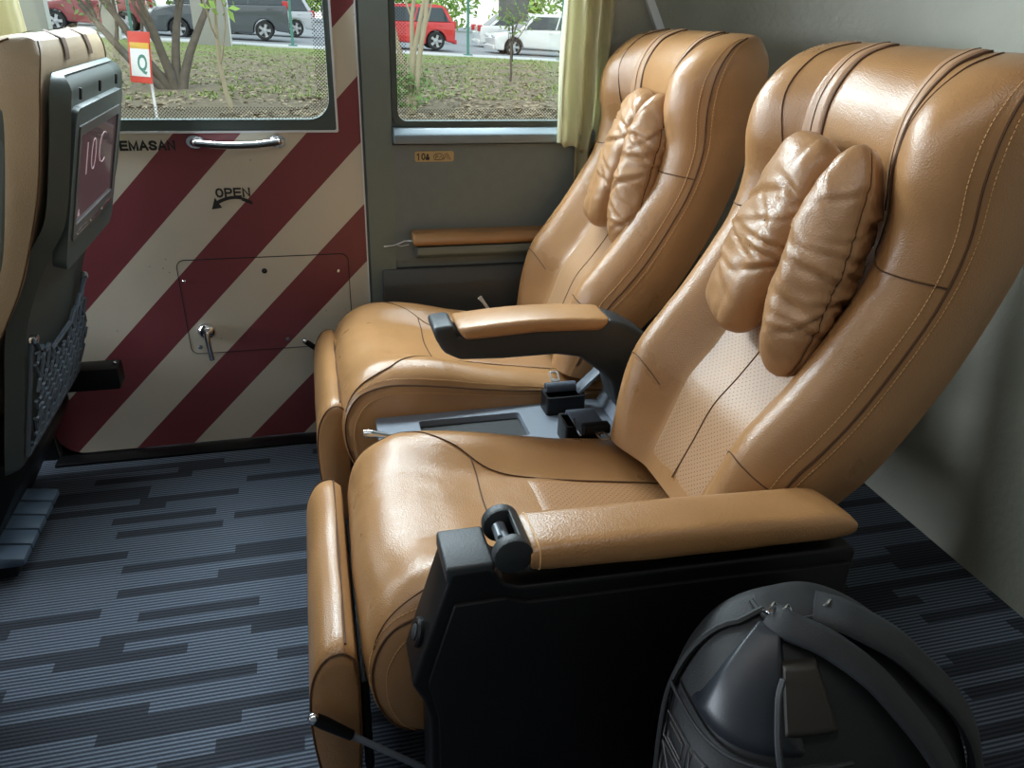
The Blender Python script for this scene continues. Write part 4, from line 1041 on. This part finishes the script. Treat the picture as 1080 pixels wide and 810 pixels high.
# ---- cars
M['tyre']=plain('tyre_rubber',(.02,.02,.02,1),.85); M['rim']=plain('alloy_rim',(.55,.56,.58,1),.3,metal=.7)
M['carglass']=plain('car_window_glass',(.035,.045,.05,1),.08,spec=.8); M['tail']=plain('tail_lamp_red',(.55,.03,.03,1),.2); M['lamp']=plain('head_lamp_clear',(.75,.78,.8,1),.1); M['carblack']=plain('car_black_trim',(.02,.02,.022,1),.5)
def paint(n,c): M[n]=plain(n,c,.22,spec=.6,var=.02,coat=.6)
paint('white_paint',(.80,.80,.78,1)); paint('silver_paint',(.52,.54,.56,1)); paint('red_paint',(.62,.035,.035,1)); paint('maroon_paint',(.26,.045,.05,1)); paint('dark_grey_paint',(.075,.085,.095,1)); paint('brown_grey_paint',(.30,.27,.25,1)); paint('blue_paint',(.10,.16,.3,1))
def car(label,mat,x,y,L,Hh,face,style='hatch',cargroup='cars parked beyond the kerb',rot=0):
    """x = front end if face=-1 (car points to -x) ; local X runs from front 0 to rear L"""
    z0=-.02-.033*(x-face*L/2)
    root=thing('car',label,'car',(x-face*L/2,y,z0),cargroup)
    Wd=1.72
    def mp(px,py,pz): return (px,py,pz)
    sgn=face     # front towards sgn*x
    T=lambda u,v,w:(x-sgn*u, y+v, z0+w)
    fw,rw,r=.19*L,.81*L,.31
    gh=.60*Hh
    def arch(cx): return [(cx+(r+.06)*math.cos(a),.30+(r+.06)*math.sin(a)) for a in np.linspace(0,math.pi,10)]
    if style=='van': top=[(L-.02,.55*Hh),(L-.06,.62*Hh),(.20*L,.60*Hh),(.03*L,.50*Hh),(.0,.40*Hh)]
    elif style=='sedan': top=[(L,.42*Hh),(L-.05,.62*Hh),(.78*L,.64*Hh),(.30*L,.62*Hh),(.06*L,.53*Hh),(.0,.42*Hh)]
    else: top=[(L,.45*Hh),(L-.05,.62*Hh),(.30*L,.62*Hh),(.07*L,.52*Hh),(.0,.42*Hh)]
    prof=[(.03,.22)]+[(fw-r-.06,.20)]+arch(fw)[::-1]+[(rw-r-.06,.20)]+arch(rw)[::-1]+[(L-.03,.24)]+top
    m=MB(); m.prism(prof,-Wd/2,Wd/2,'y',.07,3,fn=T); m.build('body',M[mat],root,smooth=40)
    if style=='van': g0=[(.16*L,.58*Hh),(.27*L,.96*Hh),(.34*L,Hh),(.93*L,Hh),(.985*L,.95*Hh),(.995*L,.60*Hh)]
    elif style=='sedan': g0=[(.26*L,.60*Hh),(.40*L,.95*Hh),(.46*L,Hh),(.68*L,Hh),(.75*L,.95*Hh),(.90*L,.62*Hh)]
    else: g0=[(.24*L,.60*Hh),(.40*L,.95*Hh),(.46*L,Hh),(.84*L,Hh),(.91*L,.95*Hh),(.985*L,.61*Hh)]
    # cabin: narrower towards the roof
    cx=sum(p[0] for p in g0)/len(g0)
    vs=[];n=len(g0)
    for sd in (-1,1):
        for p in g0:
            k=(p[1]-.6*Hh)/(.4*Hh); vs.append(T(p[0],sd*(Wd/2-.05-.16*k),p[1]))
    m=MB(); bmx=bmesh.new(); V=[bmx.verts.new(p) for p in vs]
    bmx.faces.new(V[:n]); bmx.faces.new(V[n:][::-1])
    for i in range(n): bmx.faces.new((V[i],V[n+i],V[n+(i+1)%n],V[(i+1)%n]))
    bmesh.ops.recalc_face_normals(bmx,faces=bmx.faces[:]); bmesh.ops.bevel(bmx,geom=bmx.edges[:],offset=.05,segments=2,affect='EDGES')
    m.bm(bmx); m.build('cabin',M[mat],root,smooth=40)
    # side windows, on both sides, and front / rear screens
    lo,hi=.635*Hh,.93*Hh
    def xat(side,z):
        if side=='f':
            a,b_=g0[0],g0[1]
        else: a,b_=g0[-1],g0[-2]
        k=(z-a[1])/(b_[1]-a[1]); return a[0]+(b_[0]-a[0])*k
    xf0,xf1,xr0,xr1=xat('f',lo)+.10,xat('f',hi)+.10,xat('r',lo)-.12,xat('r',hi)-.10
    cuts=[0,.48,1] if style!='van' else [0,.34,.66,1]
    for sd in (-1,1):
        yy=lambda z,o=.012:sd*(Wd/2-.05-.16*(z-.6*Hh)/(.4*Hh)+o)
        for c0,c1 in zip(cuts[:-1],cuts[1:]):
            q=[]
            g=.03
            for (c_,z) in ((c0,lo),(c1,lo),(c1,hi),(c0,hi)):
                a0,a1=(xf0,xr0) if z==lo else (xf1,xr1)
                q.append((a0+(a1-a0)*c_+(g if c_==c0 else -g)*(1),z))
            vs=[T(p[0],yy(p[1]),p[1]) for p in q]+[T(p[0],yy(p[1],-.02),p[1]) for p in q]
            m=MB(); m.add(vs,[(0,1,2,3),(7,6,5,4),(0,4,5,1),(1,5,6,2),(2,6,7,3),(3,7,4,0)]); m.build('window',M['carglass'],root)
        m=MB(); m.sphere(T(xf0+.05,sd*(Wd/2+.06),lo+.06),.085,10,0,(.8,1,.8)); m.build('mirror',M[mat],root)
        for xx in (xf0+(xr0-xf0)*.40,xf0+(xr0-xf0)*.86):
            m=MB(); p=T(xx,sd*(Wd/2+.008),.55*Hh); m.box(p[0]-.07,p[0]+.07,p[1]-.012,p[1]+.012,p[2]-.012,p[2]+.012,.006,1); m.build('door_handle',M[mat],root)
    for side,nm in (('f','windscreen'),('r','rear_window')):
        e=-.015 if side=='f' else .015
        q=[(xat(side,z)+e,v,z) for z,v in ((lo,-.62),(lo,.62),(hi,.56),(hi,-.56))]
        vs=[T(*p) for p in q]+[T(p[0]-e*2.5,p[1],p[2]) for p in q]
        m=MB(); m.add(vs,[(0,1,2,3),(7,6,5,4),(0,4,5,1),(1,5,6,2),(2,6,7,3),(3,7,4,0)]); m.build(nm,M['carglass'],root)
    for cxw in (fw,rw):
        for sd in (-1,1):
            m=MB(); p=T(cxw,sd*(Wd/2-.22),.31); ax=(0,sd,0)
            m.lathe([(.20,0),(.30,.0),(.31,.03),(.31,.17),(.29,.205),(.215,.205),(.21,.17)],p,ax,22); w_=m.build('wheel',M['tyre'],root,smooth=40)
            m=MB(); m.lathe([(.05,.14),(.10,.17),(.06,.21),(0,.215)],p,ax,14)
            pv=Vector(p)+Vector((0,sd*.18,0))
            for k in range(5):
                a=k*1.2566; d=Vector((math.cos(a),0,math.sin(a))); t_=Vector((-math.sin(a),0,math.cos(a)))
                m.add([pv+d*.04-t_*.035,pv+d*.21-t_*.05,pv+d*.21+t_*.05,pv+d*.04+t_*.035]+[pv+Vector((0,-sd*.03,0))+d*.04-t_*.035,pv+Vector((0,-sd*.03,0))+d*.21-t_*.05,pv+Vector((0,-sd*.03,0))+d*.21+t_*.05,pv+Vector((0,-sd*.03,0))+d*.04+t_*.035],[(0,1,2,3),(7,6,5,4),(0,4,5,1),(1,5,6,2),(2,6,7,3),(3,7,4,0)])
            m.lathe([(.20,.165),(.215,.20),(.225,.205),(.225,.16)],p,ax,22)
            m.build('rim',M['rim'],w_,smooth=40)
    for sd in (-1,1):
        hz=.44*Hh; m=MB(); p=T(.05,sd*(Wd/2-.25),hz); m.box(p[0]-.09,p[0]+.10,p[1]-.16,p[1]+.17,p[2]-.02,p[2]+.09,.035,2); m.build('headlight',M['lamp'],root)
        m=MB(); p=T(L-.06,sd*(Wd/2-.16),.56*Hh if style!='van' else .62*Hh); m.box(p[0]-.12,p[0]+.085,p[1]-.13,p[1]+.175,p[2]-.12,p[2]+.13,.03,2); m.build('tail_light',M['tail'],root)
    for u_,nm in ((.0,'front_bumper'),(L,'rear_bumper')):
        p=T(u_,0,.30); m=MB(); m.box(p[0]-.05,p[0]+.05,y-.80,y+.80,p[2]-.09,p[2]+.07,.03,2); m.build(nm,M[mat],root)
    return root
car('white compact car at the kerb in right window, hidden partly by the curtain','white_paint',7.0,31.5,4.0,1.47,-1)
car('bright red hatchback at left of the right window, behind thin stems','red_paint',1.70,31.0,3.75,1.50,-1)
car('white car with nose pointing right, parked behind the small grey sign','white_paint',11.9,37.0,4.3,1.50,1,'sedan')
car('pale silver car right of the curtain, nearly hidden by the far seat','silver_paint',12.2,34.6,4.2,1.50,-1)
car('dark grey van left of the green post in the door window','dark_grey_paint',-4.85,31.5,4.5,1.80,-1,'van')
car('silver car just right of the green post in the door window','silver_paint',-3.4,36.5,4.0,1.50,-1)
car('maroon car behind the branching tree in the door window','maroon_paint',-8.55,32.0,3.5,1.60,-1)
car('silver white car between grey posts at left of the door window','white_paint',-10.6,36.5,3.8,1.48,-1,'sedan')
car('brown grey van at the left end of the door window','brown_grey_paint',-13.6,33.5,4.3,1.80,-1,'van')
car('blue car far back in the row seen beside the brown van','blue_paint',-12.8,42.5,4.2,1.45,1,'sedan')
car('silver car far back behind the red hatchback','silver_paint',6.4,38.5,4.2,1.45,1,'sedan')
car('white car far back behind the dark grey van','white_paint',-5.4,42.5,4.2,1.46,1)

# ---- posts, pillars, signs
M['greenpost']=plain('green_painted_post',(.08,.24,.19,1),.5); M['pilgrey']=plain('grey_concrete_pillar',(.36,.345,.33,1),.9,scale=4,bmp=.2,bscale=30); M['pilwhite']=plain('white_face',(.75,.75,.74,1),.8)
def post(label,x,y,h=3.2,r=.045):
    z=-.02-.033*x+.03; t=thing('fence_post',label,'post',(x,y,z),'green posts along the kerb')
    m=MB(); m.tube([(x,y,z),(x,y,z+h)],r,10); m.build('post_shaft',M['greenpost'],t)
    m=MB(); m.box(x-.14,x+.14,y-.14,y+.14,z,z+.03,.006,1); m.build('base_plate',M['greenpost'],t)
    m=MB(); m.sphere((x,y,z+h),r*1.3,8); m.build('post_cap',M['greenpost'],t)
post('green post left of the branching tree in the door window',-5.03,28.1)
post('green post in front of the dark grey van rear in door window',-.27,28.1)
post('green post near the red hatchback tail in right window',5.50,28.1)
post('green post beside the curtain in right window',8.83,28.1)
def pillar(label,x0,x1,y,h,mat='pilgrey'):
    z=gz((x0+x1)/2,y)-.03; t=thing('concrete_pillar',label,'pillar',((x0+x1)/2,y,z),'grey pillars on the bank')
    m=MB(); m.box(x0,x1,y,y+.42,z,z+h,.02,2); m.build('pillar_shaft',M[mat],t)
    m=MB(); m.box(x1-.005,x1+.012,y+.03,y+.40,z+.02,z+h-.02,.003,1); m.build('side_face',M['pilwhite'],t)
pillar('broad grey concrete pillar before the dark van in door window',-2.95,-1.98,25.6,3.2)
pillar('narrow grey pillar left of green post in door window',-5.52,-5.13,26.6,3.2)
pillar('beige pillar near the left edge of the door window',-7.6,-6.95,26.6,3.4)
# red and white notice on a white stick
M['signred']=plain('sign_red',(.66,.06,.035,1),.5); M['signyel']=plain('sign_yellow',(.75,.45,.06,1),.5); M['signwhite']=plain('sign_white',(.80,.80,.78,1),.5)
sx,sy=-1.275,7.2; sz=gz(sx,sy)
t=thing('notice_sign','red and white notice board on a white stick standing in grass','sign',(sx,sy,sz))
S=lambda u,d,v:(sx+.01+u*.62+v*.10-.05,sy-u*.55+d,sz+v)
m=MB(); m.box(-.02,.0,.0,.02,-.05,.62,.003,1,fn=lambda x,y,z:(sx+.045+x-.06*z*0+ (0.03-.10*z*0),sy+y,sz+z)); m.build('stick',M['signwhite'],t)
m=MB(); m.box(-.14,.17,-.02,-.008,.28,.66,.004,1,fn=S); bd=m.build('board',M['signred'],t)
m=MB(); m.box(-.115,.150,-.026,-.020,.33,.56,.002,1,fn=S); m.build('white_field',M['signwhite'],bd)
m=MB(); m.box(-.115,.150,-.027,-.020,.535,.58,.002,1,fn=S); m.build('yellow_band',M['signyel'],bd)
v,f,x0,x1=text_mesh('Q',.17,.004,.001); m=MB(); m.add([S(-.02+p[0]-x0,-.0265-p[2],.375+p[1]) for p in v],f); m.build('lettering',M['greenpost'],bd)
t=thing('road_sign','grey back of a square sign on a thin dark post','sign',(6.15,24.5,gz(6.15,24.5)))
zz=gz(6.15,24.5); m=MB(); m.tube([(6.15,24.5,zz-.02),(6.15,24.5,zz+2.4)],.030,8); m.build('sign_post',M['carblack'],t)
M['signback']=plain('sign_back_grey',(.13,.14,.15,1),.6)
m=MB(); m.box(5.70,6.60,24.445,24.462,zz+1.10,zz+2.25,.02,2); m.build('sign_panel',M['signback'],t)

# ---- trees and shrubs
M['bark']=plain('grey_brown_bark',(.145,.12,.092,1),.95,var=.4,scale=12,bmp=.8,bscale=25); M['leafbright']=plain('bright_leaves',(.30,.46,.09,1),.8,var=.4,scale=3); M['leafdull']=plain('dull_green_leaves',(.17,.26,.085,1),.85,var=.4,scale=3); M['twig']=plain('pale_stem',(.42,.36,.24,1),.9,var=.2,scale=10)
for k in ('leafbright','leafdull'):
    nt=M[k].node_tree; b_=nt.nodes['Principled BSDF']; b_.inputs['Subsurface Weight'].default_value=0
def leaves(mb,c,rad,n,s,rr,flat=1):
    for _ in range(n):
        d=Vector((rr.gauss(0,1),rr.gauss(0,1),rr.gauss(0,1)*flat)).normalized()*rad*rr.random()**.5; p=Vector(c)+Vector((d.x,d.y,d.z))
        u=Vector((rr.uniform(-1,1),rr.uniform(-1,1),rr.uniform(-1,.3))).normalized(); w=u.orthogonal().normalized(); q=s*rr.uniform(.6,1.3)
        mb.add([p-u*q,p-w*q*.42+Vector((0,0,.15*q)),p+u*q,p+w*q*.42],[(0,1,2,3)])
def limb(mb,p,d,L,r,depth,rr,tips):
    p=Vector(p);d=Vector(d).normalized();pts=[p];rs=[r]
    for k in range(5):
        d=(d+Vector((rr.uniform(-.16,.16),rr.uniform(-.16,.16),rr.uniform(-.02,.12)))).normalized(); p=p+d*L/5; pts.append(p); rs.append(r*(1-.5*(k+1)/5))
    mb.tube(pts,rs,7); tips.append(p)
    if depth>0:
        for k in range(3):
            q=pts[rr.choice((2,3,4,5))]; dd=(d+Vector((rr.uniform(-.9,.9),rr.uniform(-.7,.7),rr.uniform(-.1,.7)))).normalized(); limb(mb,q,dd,L*rr.uniform(.5,.75),rs[-1]*.75,depth-1,rr,tips)
def tree(label,x,y,dirs,L,r,depth,nl,ls,lr,mat,rs,group=None,bark='bark',name='tree',cat='tree',low=False):
    rr=random.Random(rs); z=gz(x,y); t=thing(name,label,cat,(x,y,z),group); tr=MB(); tips=[]
    for d in dirs: limb(tr,(x+d[0]*.08,y,z-.08),d,L,r,depth,rr,tips)
    tr.build('trunk',M[bark],t,smooth=60)
    if nl:
        lf=MB()
        for p in tips: leaves(lf,p,lr,nl,ls,rr)
        if low: leaves(lf,(x,y,z+.22),.22,260,.035,rr)
        lf.build('foliage',M[mat],t,recalc=False)
tree('branching grey tree with several stems on the bank, in door window',-1.45,10.3,[(-.50,.05,1),(.42,0,1),(.10,.1,1),(-.18,-.1,1),(-.9,0,.8)],1.25,.060,2,16,.035,.30,'leafdull',4)
tree('thin pale sapling leaning left in the door window',-.66,8.1,[(-.20,.1,1)],1.15,.026,1,14,.055,.20,'leafbright',9,bark='twig',name='sapling',cat='sapling')
tree('cluster of slender stems with green base left in right window',.98,7.9,[(-.08,0,1),(.10,.05,1),(.28,0,1),(-.02,.1,1)],1.5,.030,1,5,.05,.25,'leafdull',12,bark='twig',name='shrub',cat='shrub',low=True)
tree('small leafy tree before the grey sign back in right window',3.25,13.0,[(-.1,0,1)],1.0,.02,1,30,.05,.26,'leafdull',15,bark='bark',name='sapling',cat='sapling')
rr0=random.Random(99)
def big_tree(label,x,y,rs,mat,h):
    rr=random.Random(rs); z=-.02-.033*x; t=thing('tree',label,'tree',(x,y,z),'trees beyond the car park'); tr=MB(); tips=[]
    limb(tr,(x,y,z-.05),(0,0,1),h*.45,.22,1,rr,tips); tr.build('trunk',M['bark'],t,smooth=60)
    lf=MB()
    for k in range(20): leaves(lf,(x+rr.uniform(-2.6,2.6),y+rr.uniform(-1.5,1.5),z+h*rr.uniform(.18,.9)),1.4,70,.30,rr)
    lf.build('foliage',M[mat],t,recalc=False)
for i,(x,y,mt) in enumerate(((-24,66,'leafdull'),(-15,68,'leafbright'),(-6.5,70,'leafdull'),(2,68,'leafbright'),(10,64,'leafbright'),(17.5,62,'leafbright'),(25.0,61,'leafbright'),(32.5,62,'leafbright'))):
    big_tree('leafy green tree standing beyond the far end of the car park',x,y,40+i,mt,5.5)

# ------------------------------------------------------------------ light
w=bpy.data.worlds.new('World'); sc.world=w; w.use_nodes=True; nt=w.node_tree; bg=nt.nodes['Background']
tc=nt.nodes.new('ShaderNodeTexCoord'); s_=nt.nodes.new('ShaderNodeSeparateXYZ'); nt.links.new(tc.outputs['Generated'],s_.inputs[0])
r=nt.nodes.new('ShaderNodeValToRGB'); r.color_ramp.elements[0].position=0; r.color_ramp.elements[0].color=(.97,.98,.97,1); r.color_ramp.elements[1].position=.5; r.color_ramp.elements[1].color=(.72,.86,1,1)
nt.links.new(s_.outputs[2],r.inputs[0]); nt.links.new(r.outputs[0],bg.inputs[0]); bg.inputs[1].default_value=1.25
def area(name,loc,rot,sx,sy,e,col):
    l=bpy.data.lights.new(name,'AREA'); l.shape='RECTANGLE'; l.size=sx; l.size_y=sy; l.energy=e; l.color=col
    o=bpy.data.objects.new(name,l); C.objects.link(o); o.location=loc; o.rotation_euler=rot; return o
def aim(o,tgt): o.rotation_euler=(Vector(tgt)-o.location).to_track_quat('-Z','Y').to_euler()
su=bpy.data.lights.new('sun','SUN'); su.energy=1.2; su.angle=math.radians(25); su.color=(1,.95,.86); so=bpy.data.objects.new('sun',su); C.objects.link(so); so.rotation_euler=(math.radians(38),math.radians(-18),0)
# area lights added outside the windows and windscreen to boost the daylight indoors
a1=area('daylight_boost_right_window',(.50,2.42,1.72),(0,0,0),.5,.28,21,(.80,.905,1)); aim(a1,(.45,1.2,.5))
a2=area('daylight_boost_door_window',(-.35,2.42,1.72),(0,0,0),.75,.28,36,(.80,.905,1)); aim(a2,(.2,1.2,.4))
a3=area('daylight_boost_forward_window',(-1.6,2.46,1.45),(0,0,0),1.1,.7,42,(.80,.905,1)); aim(a3,(.2,1.2,.4))
a4=area('daylight_boost_windscreen',(-5.25,1.5,1.4),(0,0,0),1.1,1.0,200,(.80,.90,1)); aim(a4,(.8,1.3,.7))
a5=area('added_ceiling_fill',(-.3,.45,1.93),(0,0,0),2.4,.25,6.5,(1,.97,.93))  # unseen ceiling light without a fixture, added as fill to lift the interior
# ------------------------------------------------------------------ camera
yaw,pit,rol=map(math.radians,(14.8,26,1.8))
F_=Vector((math.sin(yaw)*math.cos(pit),math.cos(yaw)*math.cos(pit),-math.sin(pit))); Rt=Vector((math.cos(yaw),-math.sin(yaw),0)); Up=Rt.cross(F_)
R2=Rt*math.cos(rol)+Up*math.sin(rol); U2=Up*math.cos(rol)-Rt*math.sin(rol)
cd=bpy.data.cameras.new('camera'); co_=bpy.data.objects.new('camera',cd); C.objects.link(co_)
mt=Matrix((R2,U2,-F_)).transposed().to_4x4(); mt.translation=Vector((0,0,1.3)); co_.matrix_world=mt
cd.sensor_width=36; cd.lens=811/1080*36; cd.clip_start=.02; cd.clip_end=300
sc.camera=co_
sc.view_settings.view_transform='Standard'; sc.view_settings.look='None'; sc.view_settings.exposure=.28; sc.view_settings.gamma=1; sc.view_settings.use_curve_mapping=False
sc.cycles.max_bounces=8; sc.cycles.transparent_max_bounces=16; sc.cycles.sample_clamp_indirect=4
for o in bpy.data.objects:
    if '_w' in o: del o['_w']
